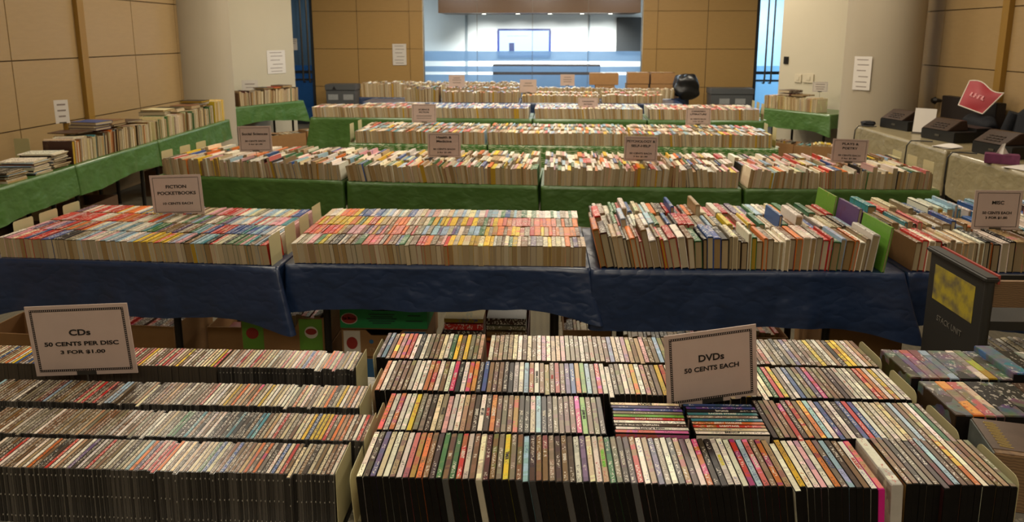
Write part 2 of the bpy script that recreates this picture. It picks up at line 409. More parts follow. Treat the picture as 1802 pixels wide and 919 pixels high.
# glazed room beyond
mb = MB(); mb.box(-3.5, 3.3, 19.2, 19.3, 0, 3.4); mb.box(-3.6, -3.5, 15.2, 19.3, 0, 3.4); mb.box(3.3, 3.4, 15.2, 19.3, 0, 3.4)
mb.box(-1.98, -1.92, 19.17, 19.21, 0, 2.4, 1); mb.box(1.28, 1.32, 19.17, 19.21, 0, 2.4, 1)
struct('wall_back_room', mb, [M_WHITEW, mat('wall_joint_grey', '8d979c', .8, var=.03)])
mb = MB(); mb.box(-3.5, 3.3, 15.2, 19.3, 3.4, 3.5); struct('ceiling_back_room', mb, M_WHITEW)
mb = MB(); mb.box(-2.5, 2.45, 17.8, 19.2, 2.42, 3.05); s = struct('trim_3', mb, wood_mat('soffit_wood', '4a2c10', 0))
M_LAMP = emis('downlight_glow', 'fff2dc', 14)
for x in (-1.4, -.55, .25, 1.05, 1.75):
    mb = MB(); mb.tube([(x, 18.15, 2.405), (x, 18.15, 2.43)], .06, 20, 0); mb.tube([(x, 18.15, 2.402), (x, 18.15, 2.407)], .05, 20, 1)
    o = link('downlight', mb.mesh('downlight', [M_STEELL, M_LAMP]))
    tag(o, 'small round recessed downlight in wooden soffit behind the glass, %s from the left' % ordinal([-1.4, -.55, .25, 1.05, 1.75].index(x) + 1), 'downlight', 'downlights in the soffit behind the glass')
t = link('wall_screen', None); t.location = (-.415, 19.15, 1.70)
tag(t, 'glowing wide screen on the white wall behind the glass', 'screen')
mb = MB(); mb.box(-.70, .70, -.02, .05, .30, .35); mb.box(-.715, -.655, -.02, .05, -.35, .30); mb.box(.655, .715, -.02, .05, -.35, .30); mb.box(-.70, .70, -.02, .05, -.40, -.35); link('screen_frame', mb.mesh('screen_frame', mat('navy_frame', '14286a', .4)), t)
mb = MB(); mb.box(-.655, .655, 0, .03, -.35, .30); link('display', mb.mesh('display', emis('screen_glow', 'c4d8ff', 2.2)), t)
mb = MB(); mb.box(-.40, -.26, -.004, 0, -.30, -.02); mb.box(-.45, .1, -.004, 0, .16, .165); link('picture_box', mb.mesh('picture_box', emis('screen_blue', '2b50a8', .9)), t)
o = MB(); o.box(2.02, 2.66, 19.1, 19.19, 1.42, 2.34); o = link('wall_board', bevel(o.mesh('wall_board', mat('charcoal_board', '2a2c2e', .6)), .01)); tag(o, 'large charcoal board hung on the white wall beside the screen', 'board')
t = link('credenza', None, loc=(.15, 18.55, 0)); tag(t, 'long dark low cabinet under the glowing screen', 'cabinet')
M_DKW = mat('dark_walnut', '221a18', .5)
mb = MB(); mb.box(-1.35, 1.4, -.2, .25, 0.05, 1.14); link('body', bevel(mb.mesh('body', M_DKW), .01), t)
for k in range(4):
    mb = MB(); mb.box(-1.33 + .68 * k, -1.33 + .68 * k + .66, -.22, -.2, .08, 1.1); d = link('door', mb.mesh('door', M_DKW), t)
    mb = MB(); mb.box(-1.33 + .68 * k + .58, -1.33 + .68 * k + .6, -.24, -.22, .5, .7); link('handle', mb.mesh('handle', M_STEELL), d)
# side doors
def glass_door(name, x0, x1, film_h, flip):
    mb = MB(); mb.box(x0, x0 + .05, 15.0, 15.12, 0, 3.0); mb.box(x1 - .05, x1, 15.0, 15.12, 0, 3.0); mb.box(x0, x1, 15, 15.12, 2.9, 3.0); mb.box(x0, x1, 15, 15.12, 0, .12)
    d = struct(name, mb, M_FRAME)
    mb = MB(); mb.box(x0 + .05, x1 - .05, 15.05, 15.06, .12, 2.9); link('pane', mb.mesh('pane', M_GLASS), d)
    mb = MB(); mb.box(x0 + .05, x1 - .05, 15.062, 15.066, .12, 1.25); link('frosted_film', mb.mesh('frosted_film', film_mat('door_film', film_h, .4)), d)
    xh = x1 - .22 if flip else x0 + .2
    mb = MB()
    for dx, r in ((0, .018), (.13, .018)):
        mb.tube([(xh + dx, 14.93, 2.6), (xh + dx, 14.93, .95), (xh + dx + .0, 14.96, .90), (xh + dx, 15.05, .9)], r, 10)
    link('pull_handle', mb.mesh('pull_handle', M_STEELL), d)
    mb = MB(); mb.box(x0 + .05, x1 - .05, 15.0, 15.05, 1.08, 1.14); mb.box(x0 + .05, x1 - .05, 15.0, 15.05, .93, .97); link('push_bar', mb.mesh('push_bar', M_FRAME), d)
    return d
glass_door('door_1', -5.75, -4.765, '3a6a92', True)
glass_door('door_2', 4.435, 5.5, 'a8cde2', False)
mb = MB(); mb.box(3.5, 6.4, 18.6, 18.7, 0, 3.4); mb.box(6.3, 6.4, 15.2, 18.7, 0, 3.4); struct('wall_corridor_right', mb, mat('corridor_blue_white', 'b9d2e0', .8))
mb = MB(); mb.box(-6.4, -3.7, 18.6, 18.7, 0, 3.4); mb.box(-6.4, -6.3, 15.2, 18.7, 0, 3.4); struct('wall_corridor_left', mb, mat('corridor_slate', '4a5358', .8))
mb = MB(); mb.box(-6.4, 6.4, 19.3, 20, 3.4, 3.5); mb.box(3.4, 6.4, 15.2, 18.7, 3.4, 3.5); mb.box(-6.4, -3.6, 15.2, 18.7, 3.4, 3.5); struct('ceiling_corridor', mb, M_WHITEW)

# ------------------------------------------------------------------ kinds of media and books (origin: middle of the front bottom edge; spine up)
def U(t, d, h, th, over=0.0, r=0.0, seg=4):
    """cover folded over a block: profile in x-z, extruded along the depth; open below"""
    o, i = t / 2, t / 2 - th
    top = [(-o + r * (1 - cos(a)), h - r + r * sin(a)) for a in [pi / 2 * k / seg for k in range(seg + 1)]] if r else [(-o, h)]
    outer = [(-o, 0)] + top + [(-x, z) for x, z in top[::-1]] + [(o, 0)]
    inner = [(i, 0), (i, h - th * 1.2), (-i, h - th * 1.2), (-i, 0)]
    return outer, inner
def cover_mesh(name, t, d, h, th, m, r=.0, y0=0.0):
    mb = MB(); o, i = U(t, d, h, th, r=r); n = len(o)
    ring = [p for p in o] ; ho, ti = t / 2, t / 2 - th; hz = h - th * 1.2
    # boards and spine as three solids sharing the look of one folded cover
    mb.prism([(-ho, 0), (-ti, 0), (-ti, hz), (-ho, hz)], y0, d, 0)
    mb.prism([(ti, 0), (ho, 0), (ho, hz), (ti, hz)], y0, d, 0)
    prof = [(-ho, hz)] + [(ho, hz)] + [p for p in o[1:-1][::-1]]
    mb.prism(prof, y0, d, 0, smooth=False)
    me = mb.mesh(name, m); bm = bmesh.new(); bm.from_mesh(me); bmesh.ops.remove_doubles(bm, verts=bm.verts, dist=1e-6); bm.to_mesh(me); bm.free()
    return me
def block_mesh(name, t, d, h, th, m, gap_z=0.0, inset=.0):
    mb = MB(); x = t / 2 - th; mb.box(-x, x, inset, d - inset, gap_z, h - th * 1.3); return mb.mesh(name, m)
KIND = {}
def kind_book(key, ts, d, h, th, r, inset, gz):
    KIND[key] = [dict(t=t, d=d, h=h, cover=cover_mesh('cover', t, d, h, th, M_COVER, r=min(r, t * .35)), pages=block_mesh('page_block', t, d, h, th, M_PAGE, gz, inset)) for t in ts]
kind_book('pocketbook', [.015, .018, .021, .024, .028, .033], .172, .106, .0007, .004, .0004, .0004)
kind_book('paperback', [.010, .014, .018, .022, .027, .034], .212, .140, .0009, .003, .0005, .0005)
kind_book('hardcover', [.016, .020, .025, .030, .036, .044], .236, .160, .0028, .007, .004, .004)
kind_book('large_book', [.008, .014, .020, .028, .038], .28, .215, .002, .003, .003, .002)
def cd_meshes():
    t = .0102; a = MB(); a.box(-.0050, .0012, 0, .125, 0, .1405)
    for z in (.018, .071, .124):
        a.box(.0012, .0030, -.0006, .004, z - .0016, z + .0016, 1)  # pale peg colour stands in for the glints along the case edge
        a.box(-.0034, -.0022, -.0006, .002, z - .0025, z + .0025)
    b = MB(); b.box(.0016, .0050, .001, .124, .0005, .1400)
    c = MB(); c.box(-.0046, .0024, .003, .122, .1405, .1412)
    return dict(t=t, d=.125, h=.1412, tray=a.mesh('cd_case', [M_CDTRAY, mat('painted_peg_glint', 'a8a398', .15, var=0)]), lid=b.mesh('lid', M_CDLID), card=c.mesh('spine_card', M_CDL))
CD = cd_meshes()
def dvd_meshes(t):
    a = MB(); o = t / 2 - .0004; r = .003
    prof = [(-o, 0), (o, 0), (o, .135 - r), (o - r * .3, .135 - r * .3), (o - r, .135), (-o + r, .135), (-o + r * .3, .135 - r * .3), (-o, .135 - r)]
    a.prism(prof, 0, .19)
    b = MB(); e = .0003
    b.box(-o + .0012, o - .0012, .003, .187, .1350, .1350 + e * 2)
    b.box(-o - e, -o, .003, .187, .006, .131); b.box(o, o + e, .003, .187, .006, .131)
    return dict(t=t, d=.19, h=.1356, case=a.mesh('dvd_case', M_DCASE), sleeve=b.mesh('cover_sleeve', M_DVD))
DVD = {t: dvd_meshes(t) for t in (.0146, .0148, .009, .026)}
PAGEC = ['d6bf98', 'decaa6', 'c9b088', 'e2d2b2', 'c4a578', 'd8c49c', 'dccaa8', 'b89866', 'd2bc94', 'cdb48a']
def pagec():
    if random.random() < .03: return hexc('c09a2a') + (1,)
    f = random.uniform(.64, .90); return tuple(min(1, v * f) for v in hexc(random.choice(PAGEC))) + (1,)
def put_book(kind, M, code, v=None, sc=(1, 1, 1), col=None, name=None):
    K = v or random.choice(KIND[kind])
    M = M @ Matrix.Diagonal((1, sc[1], sc[2], 1))
    o = link(name or kind, K['cover'], M=M, color=col or jit(code)); link('page_block', K['pages'], o, color=pagec()); return o
def put_cd(M, code):
    o = link('cd_case', CD['tray'], M=M, color=random.choice([(.022, .02, .018, 1), (.035, .031, .028, 1), (.05, .045, .04, 1), (.09, .08, .07, 1)]))
    link('lid', CD['lid'], o, color=random.choice([(.05, .045, .04, 1), (.11, .10, .085, 1), (.075, .068, .06, 1)]))
    link('spine_card', CD['card'], o, color=jit(code)); return o
M_TW = mat('white_lettering', 'e6dfd0', .5, var=0); M_TK = mat('black_lettering', '1d1716', .5, var=0); M_TG = mat('green_lettering', '79d42c', .5, var=0); M_TY = mat('yellow_lettering', 'e2d52e', .5, var=0); M_TR = mat('red_lettering', 'c2321f', .5, var=0); M_TB = mat('blue_lettering', '3a5d9c', .5, var=0)
LM = dict(w=M_TW, k=M_TK, g=M_TG, y=M_TY, r=M_TR, b=M_TB)
def put_dvd(M, code, K=None, case=None, title=None, flip=False):
    K = K or DVD[.0146]
    o = link('dvd_case', K['case'], M=M, color=case or (.004, .0036, .0033, 1))
    s = link('cover_sleeve', K['sleeve'], o, color=jit(code))
    if title:
        me = text_mesh(title[0], title[2] if len(title) > 2 else .0095, LM[title[1]], .02)
        link('title', me, s, M=Matrix.Translation((0, .095, .1360)) @ Matrix.Rotation(pi / 2 if flip else -pi / 2, 4, 'Z'))
    return o
def tilted(frame, x, y, z, t, lean):
    """placement of something of thickness t whose lower corner touches the ground at x..x+t, leaning by lean (positive: top away from the start)"""
    if lean >= 0:
        return frame @ Matrix.Translation((x + t * cos(lean), y, z)) @ Matrix.Rotation(lean, 4, 'Y') @ Matrix.Translation((-t / 2, 0, 0))
    return frame @ Matrix.Translation((x, y, z)) @ Matrix.Rotation(lean, 4, 'Y') @ Matrix.Translation((t / 2, 0, 0))
# ------------------------------------------------------------------ tables and cloths
TZ = .742
def FR(x, y, deg): return Matrix.Translation((x, y, 0)) @ Matrix.Rotation(radians(deg), 4, 'Z')
F0 = Matrix.Identity(4)
FA, FB, FC, FD = FR(-2.809, 3.402, -3.2), FR(-1.264, 3.36, 0), FR(.262, 3.335, 0), FR(1.785, 3.345, 0)
GA, GB, GC, GD = FR(-3.115, 5.60, -6.5), FR(-1.50, 5.395, -4), FR(.02, 5.29, -1.7), FR(1.54, 5.245, 0)
G2, G3, B1, B2 = FR(-2.02, 7.405, -2.4), FR(-3.2, 9.80, -1.6), FR(-3.05, 12.15, -1.2), FR(-3.35, 13.1, -1.0)
LT = FR(-3.96, 3.02, 92.4)
SL, SR = FR(-4.86, 11.15, 61.6), FR(3.52, 11.43, -56.8)
RT = FR(4.05, 9.17, -90)
def folding_table(fr, x0, L, D, label, y0=0.0, zt=TZ, legs=(.16, .16)):
    t = link('folding_table', None, M=fr @ Matrix.Translation((x0, y0, 0)))
    tag(t, label, 'table', 'folding tables of the sale')
    mb = MB(); mb.box(.012, L - .012, .012, D - .012, zt - .035, zt - .004); link('tabletop', bevel(mb.mesh('tabletop', M_WOODT), .004), t)
    for x in (legs[0], L - legs[1]):
        for y in (.12, D - .12):
            mb = MB(); mb.tube([(x, y, .012), (x, y, zt - .036)], .019, 10); mb.tube([(x, y, 0), (x, y, .03)], .024, 10)
            link('leg', mb.mesh('leg', M_STEEL), t)
        mb = MB(); mb.tube([(x, .12, .62), (x, D - .12, .62)], .012, 8); link('leg_brace', mb.mesh('leg_brace', M_STEEL), t)
    return t
def cloth(fr, x0, L, D, drop, m, label, y0=0.0, ear=(1, 1), seed=0, zt=TZ, side=.5, wave=1.0, back=.12):
    rnd = random.Random(seed); ph = [rnd.uniform(0, 6.28) for _ in range(8)]
    P = []
    r = .012
    def seg(ax, ay, bx, by, nx, ny, n, kind):
        for i in range(n + 1):
            f = i / n; P.append((ax + (bx - ax) * f, ay + (by - ay) * f, nx, ny, kind))
    def arc(cx, cy, a0, kind):
        for i in range(1, 6):
            a = a0 + pi / 2 * i / 6; P.append((cx + r * cos(a), cy + r * sin(a), cos(a), sin(a), kind))
    seg(r, 0, L - r, 0, 0, -1, 72, 'f'); arc(L - r, r, -pi / 2, 'fr'); seg(L, r, L, D - r, 1, 0, 26, 'r'); arc(L - r, D - r, 0, 'br')
    seg(L - r, D, r, D, 0, 1, 30, 'b'); arc(r, D - r, pi / 2, 'bl'); seg(0, D - r, 0, r, -1, 0, 26, 'l'); arc(r, r, pi, 'fl')
    K = 10; n = len(P); vs = []; fs = []
    for k in range(K + 1):
        t = k / K
        for (x, y, nx, ny, kd) in P:
            wr = exp2((x - L) ** 2 + y ** 2, .17) * ear[1]; wl = exp2(x ** 2 + y ** 2, .17) * ear[0]
            front = kd in ('f', 'fr', 'fl')
            rip = (sin(x * 9 + ph[0]) * .45 + sin(x * 21 + ph[1]) * .3 + sin(y * 17 + ph[2]) * .3 + sin(x * 47 + ph[3]) * .12) * .020 * wave
            rip += (sin(x * 5 + t * 3 + ph[4]) * .008) * wave
            base = .003 + t * (.016 if front else .004)
            sc = 1.0 if front else side * .3
            o = base + t * abs(rip) * sc * (1.0 if front else .25)
            dx = nx * (o if kd == 'f' or kd in 'rlb' else .003 + t * .004); dy = ny * o
            if kd in ('f', 'fr', 'fl'):
                dx += t * (wr - wl) * .085; dy -= t * (wr + wl) * .055
            d = drop * (1 if front else (back if kd in ('b',) else .75))
            d *= 1 - .07 * sin(x * 2.2 + ph[5]) - .035 * sin(x * 6.1 + ph[6])
            if front: d += drop * .24 * (wr + wl)
            if t > 0: z = zt - .0 - t * d
            else: z = zt
            vs.append((x + dx, y + dy, z))
    for k in range(K):
        for i in range(n):
            j = (i + 1) % n
            fs.append((k * n + i, (k + 1) * n + i, (k + 1) * n + j, k * n + j))
    mb = MB(); mb.add(vs, fs, 0, True); mb.add(vs[:n], [tuple(range(n))], 0)
    me = mb.mesh('tablecloth', m)
    bm = bmesh.new(); bm.from_mesh(me); bmesh.ops.remove_doubles(bm, verts=bm.verts, dist=1e-5); bm.to_mesh(me); bm.free()
    o = link('tablecloth', me, M=fr @ Matrix.Translation((x0, y0, 0)))
    return tag(o, label, 'tablecloth', 'plastic tablecloths')
def exp2(d2, s): return math.exp(-d2 / (s * s))
def table(fr, x0, L, D, drop, m, tl, cl, **kw):
    y0 = kw.get('y0', 0.0)
    folding_table(fr, x0, L, D, tl, y0, legs=kw.pop('legs', (.16, .16))); return cloth(fr, x0, L, D, drop, m, cl, **kw)
table(F0, -2.0, 1.535, .80, .30, M_FLORAL, 'folding table carrying the rows of CDs', 'white floral vinyl cloth under the rows of CDs', y0=1.385, ear=(0, 0), seed=1)
table(F0, -.44, 1.508, .86, .30, M_FLORAL, 'folding table carrying the rows of DVDs', 'white floral vinyl cloth under the rows of DVDs', y0=1.385, ear=(0, 0), seed=2)
table(F0, 1.09, 1.5, .80, .30, M_FLORAL, 'folding table carrying the thick boxed sets beside the DVDs', 'white floral vinyl cloth under the thick boxed sets', y0=1.385, ear=(0, 0), seed=3)
table(FA, 0, 1.522, .76, .255, M_BLUE, 'folding table under the leftmost blue cloth of pocketbooks', 'leftmost blue plastic tablecloth with a corner hanging over its neighbour', ear=(.9, 1.15), seed=4, legs=(.16, .62))
table(FB, 0, 1.514, .76, .235, M_BLUE, 'folding table under the second blue cloth from the left', 'second blue plastic tablecloth from the left, under pocketbooks only', ear=(.1, .8), seed=5)
table(FC, 0, 1.5, .76, .28, M_BLUE, 'folding table under the blue cloth with the hardcovers', 'third blue plastic tablecloth from the left, scratched, under leaning hardcovers', ear=(.1, 1.0), seed=6, legs=(.16, .30))
table(FD, 0, 1.5, .76, .28, M_BLUE, 'folding table behind the grey book cart', 'rightmost blue plastic tablecloth, mostly behind the grey book cart', ear=(0, 0), seed=7, legs=(.3, .16))
for i, (fr, w) in enumerate(((GA, 'leftmost'), (GB, 'second from the left'), (GC, 'third from the left'), (GD, 'rightmost'))):
    table(fr, 0, (1.585, 1.49, 1.49, 1.42)[i], .76, .30, M_GREEN, 'folding table, %s in the nearest green cloth row' % w, 'green plastic tablecloth, %s in the nearest green row' % w, ear=(0 if i else .6, .5 if i == 3 else .25), seed=10 + i)
for i in range(3):
    table(G2, i * 1.49, 1.47, .76, .30, M_GFLOR, 'folding table, %s in the floral cloth row' % ('leftmost', 'middle', 'rightmost')[i], 'green floral vinyl tablecloth, %s in its row of three' % ('leftmost', 'middle', 'rightmost')[i], ear=(.3 if i == 0 else 0, .3 if i == 2 else 0), seed=20 + i)
for i in range(4):
    w = ('leftmost', 'second from the left', 'third from the left', 'rightmost')[i]
    table(G3, i * 1.56, 1.54, .76, .42, M_GREEN, 'folding table, %s in the farther green cloth row' % w, 'green plastic tablecloth, %s in the farther green row' % w, ear=(.9 if i == 0 else 0, .0), seed=30 + i)
for i in range(4):
    w = ('leftmost', 'second from the left', 'third from the left', 'rightmost')[i]
    table(B1, i * 1.37, 1.35, .70, .36, M_BLUE, 'folding table, %s in the far blue cloth row' % w, 'blue plastic tablecloth, %s in the far row before the glass' % w, ear=(0, 0), seed=40 + i)
for i in range(4):
    w = ('leftmost', 'second from the left', 'third from the left', 'rightmost')[i]
    table(B2, i * 1.52, 1.5, .95, .3, M_BLUE, 'folding table, %s in the row nearest the glass wall' % w, 'blue plastic tablecloth, %s in the row nearest the glass wall' % w, ear=(0, 0), seed=50 + i)
for i, (u, L) in enumerate(((0, 1.48), (1.5, 1.48), (3.0, 1.48), (4.5, 2.0))):
    w = ('nearest', 'second nearest', 'third nearest', 'farthest')[i]
    table(LT, u, L, .70, .27, M_GREEN, 'folding table along the left panelled wall, %s of four' % w, 'green plastic tablecloth along the left panelled wall, %s of four' % w, ear=(0, 0), seed=60 + i)
table(SL, 0, 1.45, .72, .30, M_GREEN, 'folding table against the white wall by the left column', 'green plastic tablecloth against the white wall by the left column', ear=(.2, .9), seed=70)
table(SR, 0, 1.24, .72, .29, M_GREEN, 'folding table against the white wall by the right column', 'green plastic tablecloth against the white wall by the right column', ear=(.2, .6), seed=71)
table(RT, 0, 2.03, .76, .40, M_BEIGE, 'checkout folding table nearest the right column', 'beige plastic tablecloth on the checkout table nearest the column', ear=(.4, .5), seed=72)
table(RT, 2.10, 1.9, .76, .42, M_BEIGE, 'checkout folding table nearer the misc books', 'beige plastic tablecloth on the checkout table nearer the misc books', ear=(0, .4), seed=73)

# scratches and tape on the blue cloths stay with the cloth (a strip of clear tape)
def bookend(fr, x, y, d, h, label, z=TZ, lean=0.0, rad=.012, foot=1):
    mb = MB(); pr = [(0, 0), (d, 0)]
    for k in range(6): a = pi / 2 * k / 5; pr.append((d - rad + rad * cos(a), h - rad + rad * sin(a)))
    for k in range(6): a = pi / 2 + pi / 2 * k / 5; pr.append((rad + rad * cos(a), h - rad + rad * sin(a)))
    mb.prism(pr, 0, .0016, axis='x')
    o = link('bookend', mb.mesh('bookend', M_BOOKEND), M=fr @ Matrix.Translation((x, y, z)) @ Matrix.Rotation(lean, 4, 'Y'))
    b = MB(); b.box(-.0 if foot > 0 else -.05, .05 if foot > 0 else .0, .02, d - .02, 0, .0004); link('base', b.mesh('base', M_BOOKEND), o, M=Matrix.Rotation(-lean, 4, 'Y'))
    return tag(o, label, 'bookend', 'cream metal bookends')
# ------------------------------------------------------------------ rows of media and books
def codes_at(codes, i, n):
    """codes: list of (share, palette string) along the row, or a plain string used in order ('>...')"""
    if codes[0] == '>':
        s = codes[1:]; return s[i] if i < len(s) else random.choice(s)
    if isinstance(codes, str): return random.choice(codes)
    f = i / max(n, 1); a = 0
    for sh, pal in codes:
        a += sh
        if f <= a: return random.choice(pal)
    return random.choice(codes[-1][1])
class Mass:
    """many small books or cases as one object, each with its own colours"""
    def __init__(s): s.mb = MB(); s.c = []
    def book(s, M, t, d, h, cov, page, dark=None):
        cov = tuple(cov[:3]) + (random.random(),)
        n0 = len(s.mb.f)
        s.mb.box(-t / 2, t / 2, .0012, d - .001, 0, h, 0, M); s.mb.box(-t / 2 + .0011, t / 2 - .0011, 0, d - .0004, 0.0005, h - .003, 1, M)
        s.c += [cov] * 6 + [page] * 6
    def case(s, M, t, d, h, cov, shell):
        cov = tuple(cov[:3]) + (random.random(),)
        s.mb.box(-t / 2 + .0002, t / 2 - .0002, 0, d, 0, h - .0008, 1, M); s.mb.box(-t / 2 + .0014, t / 2 - .0014 if d > .15 else t * .24, .003, d - .003, h - .0008, h, 0, M)
        s.c += [shell] * 6 + [cov] * 6
    def finish(s, name, label, cat, mats):
        me = s.mb.mesh(name, mats); at = me.color_attributes.new('Col', 'FLOAT_COLOR', 'CORNER')
        buf = []
        for p, c in zip(me.polygons, s.c): buf += list(c) * p.loop_total
        at.data.foreach_set('color', buf)
        o = link(name, me); return tag(o, label, cat, kind='stuff')
def lay(fr, x0, x1, y, z, make, widths, codes, lean=lambda f: 0.0, gap=.0003, jy=.004, out=.04):
    """fill a row with items; make(M, code, width) builds one; returns [(object, code, x)]"""
    x = x0; items = []; n = max(1, int((x1 - x0) / (sum(widths) / len(widths)))); i = 0
    prev = None; lst = None
    while True:
        f = (x - x0) / max(1e-6, x1 - x0); a = lean(f); w = random.choice(widths)
        if lst is not None and a > lst + 1e-6: pass
        if x + w / cos(a) > x1: break
        c = codes_at(codes, i, n)
        dy = random.uniform(0, jy) - (random.uniform(.006, .018) if random.random() < out else 0)
        M = tilted(fr, x, y + dy, z, w, a)
        items.append((make(M, c, w), c, x)); x += w / cos(a) + gap; i += 1; lst = a
        # a small fan-out where the lean changes keeps neighbours apart
        a2 = lean((x - x0) / max(1e-6, x1 - x0))
        if a2 < a - 1e-4: x += .17 * (tan(a) - tan(a2))
    return items
def name_row(items, noun, where, cat, group, frm='left'):
    it = items if frm == 'left' else items[::-1]
    for i, (o, c, x) in enumerate(it):
        if o is None: continue
        tag(o, '%s-spined %s, %s from the %s %s' % (CN[c][0], noun, ordinal(i + 1), frm, where), cat, group)
def rad(*p):
    """piecewise lean in degrees along the row: (f, deg), ..."""
    def fn(f):
        for (f0, d0), (f1, d1) in zip(p, p[1:]):
            if f <= f1: return radians(d0 + (d1 - d0) * (f - f0) / max(1e-6, f1 - f0))
        return radians(p[-1][1])
    return fn
mk_cd = lambda M, c, w: put_cd(M, c)
Z0 = TZ + .0005
# CDs
CDP = [(.25, 'bdxbwcbtxbdkogbyrwxb'), (.30, 'bwdoxcbbrtwxvbdbxlcw'), (.45, 'bwcxrbdcBowtxvbgcdwb')]
CDP2 = [(.4, 'bdxdbxwcdblmbdxbr'), (.2, 'brrwcbxbdtbwx'), (.4, 'bwtcxbowcvxwydcw')]
CDP3 = [(.5, 'bxbxwxbtbxxbwgx'), (.2, 'bkdrkwbrTk'), (.3, 'bwtcryrwcxbeBo')]
CDP4 = 'ctbwrcotbpwcyxbscBwt'
it = lay(F0, -1.322, -.458, 1.440, Z0, mk_cd, [.0104], CDP, rad((0, 1.5), (1, .6)), gap=.0002, jy=.003)
name_row(it, 'CD case', 'end of the front CD row', 'CD', 'CDs in the front row', 'right')
it = lay(F0, -1.43, -.427, 1.578, Z0, mk_cd, [.0104], CDP3, rad((0, 3), (1, 1)), gap=.0002, jy=.004)
name_row(it, 'CD case', 'end of the second CD row', 'CD', 'CDs in the second row', 'right')
it = lay(F0, -1.55, -.478, 1.733, Z0, mk_cd, [.0104], CDP2, rad((0, 2), (.3, 4), (.4, 1), (1, 1)), gap=.0002, jy=.005)
name_row(it, 'CD case', 'end of the third CD row', 'CD', 'CDs in the third row', 'right')
it = lay(F0, -.965, -.545, 1.956, Z0, mk_cd, [.0104], CDP4, rad((0, 1), (1, 1)), gap=.0002)
name_row(it, 'CD case', 'end of the fourth CD row', 'CD', 'CDs in the fourth row', 'right')
ms = Mass()
lay(F0, -1.80, -.968, 1.956, Z0, lambda M, c, w: ms.case(M, w, .125, .1412, jit(c), (.04, .036, .032, 1)), [.0104], CDP4, rad((0, 2), (1, 1)), gap=.0002)
ms.finish('cd_cases', 'row of upright CD cases behind the sign with the disc prices', 'CDs', [M_MASS, M_PAGEM])
for k, (x, y, h) in enumerate(((-.4555, 1.437, .150), (-.4245, 1.577, .149), (-.4745, 1.731, .151), (-.541, 1.953, .152))):
    bookend(F0, x, y, .128, h, 'rectangular cream bookend closing the %s CD row' % ('front', 'second', 'third', 'fourth')[k], rad=.004, foot=-1)
# DVDs
DV1 = 'wdvcwtwseobdgbgrwbcmbxyxbldbbxdbdwvcwtgxddrwtvxwdedwodkwwwrlsxotwywwpwoxldbwstgw'
TT1 = {15: ('RENT', 'w', .012), 22: ('TIMER', 'k', .012), 37: ('TRIGGER MAN', 'g', .011), 46: ('DONNIE DARKO', 'w', .010), 13: ('BN', 'w', .01), 27: ('CHLOE', 'w', .009), 55: ('MURDER', 'y', .011), 60: ('ROXANNE', 'w', .011), 78: ('ZOOLANDER', 'g', .011), 48: ('SAW III', 'w', .011), 31: ('SIGNS', 'w', .010), 75: ('HOLIDAY', 'r', .011), 71: ('LEGALLY', 'b', .012), 40: ('DEMOLITION', 'w', .0095)}
cnt = [0]
def mk_dvd(titles, seq=None, cases=None):
    st = dict(i=0)
    def f(M, c, w):
        i = st['i']; st['i'] += 1
        cs = (cases or {}).get(i)
        if cs is None and random.random() < .04: cs = random.choice([(.05, .05, .05, 1), (.09, .09, .085, 1)])
        return put_dvd(M, c, DVD[.0146], cs, titles.get(i))
    return f
CASES1 = {18: (.52, .47, .36, 1), 76: (.75, .02, .28, 1), 31: (.10, .095, .09, 1), 36: (.06, .06, .06, 1), 41: (.10, .10, .10, 1)}
it = lay(F0, -.402, .795, 1.444, Z0, mk_dvd(TT1, cases=CASES1), [.0146], '>' + DV1, rad((0, -4), (.25, -9), (.5, -12), (.72, -10), (.85, -7), (1, -4)), gap=.0003, jy=.005)
name_row(it, 'DVD case', 'end of the front DVD row', 'DVD', 'DVDs in the front row')
big = put_dvd(tilted(F0, .800, 1.462, Z0, .026, radians(-3)), 'w', DVD[.026], (.55, .52, .47, 1))
tag(big, 'thick white DVD box set with a pictured side, starting the block beside the front row', 'DVD', 'DVDs in the front row')
it = lay(F0, .8325, 1.075, 1.464, Z0, mk_dvd({}), [.0146], '>bbdxbdmlbbowtbtxb', rad((0, -2), (1, 0)))
name_row(it, 'DVD case', 'after the thick white box set', 'DVD', 'DVDs in the front row')
DV2 = 'owowwyxxdcxpwwtbdwdobxbeddclkdxbbbhGbbdw'
TT2 = {16: ('SWAT', 'w', .012), 19: ('CHUNK', 'w', .012), 18: ('NACHO', 'r', .011), 24: ('JACK', 'w', .010), 28: ('BEING', 'w', .009), 35: ('JUNIE SUE', 'k', .010), 17: ('MY LIFE', 'k', .011), 10: ('DALLAS', 'k', .010), 39: ('INTERMISSION', 'k', .010)}
it = lay(F0, -.402, .190, 1.640, Z0, mk_dvd(TT2), [.0146], '>' + DV2, rad((0, -3), (.5, -2), (1, -4)), jy=.006)
name_row(it, 'DVD case', 'end of the second DVD row', 'DVD', 'DVDs in the second row')
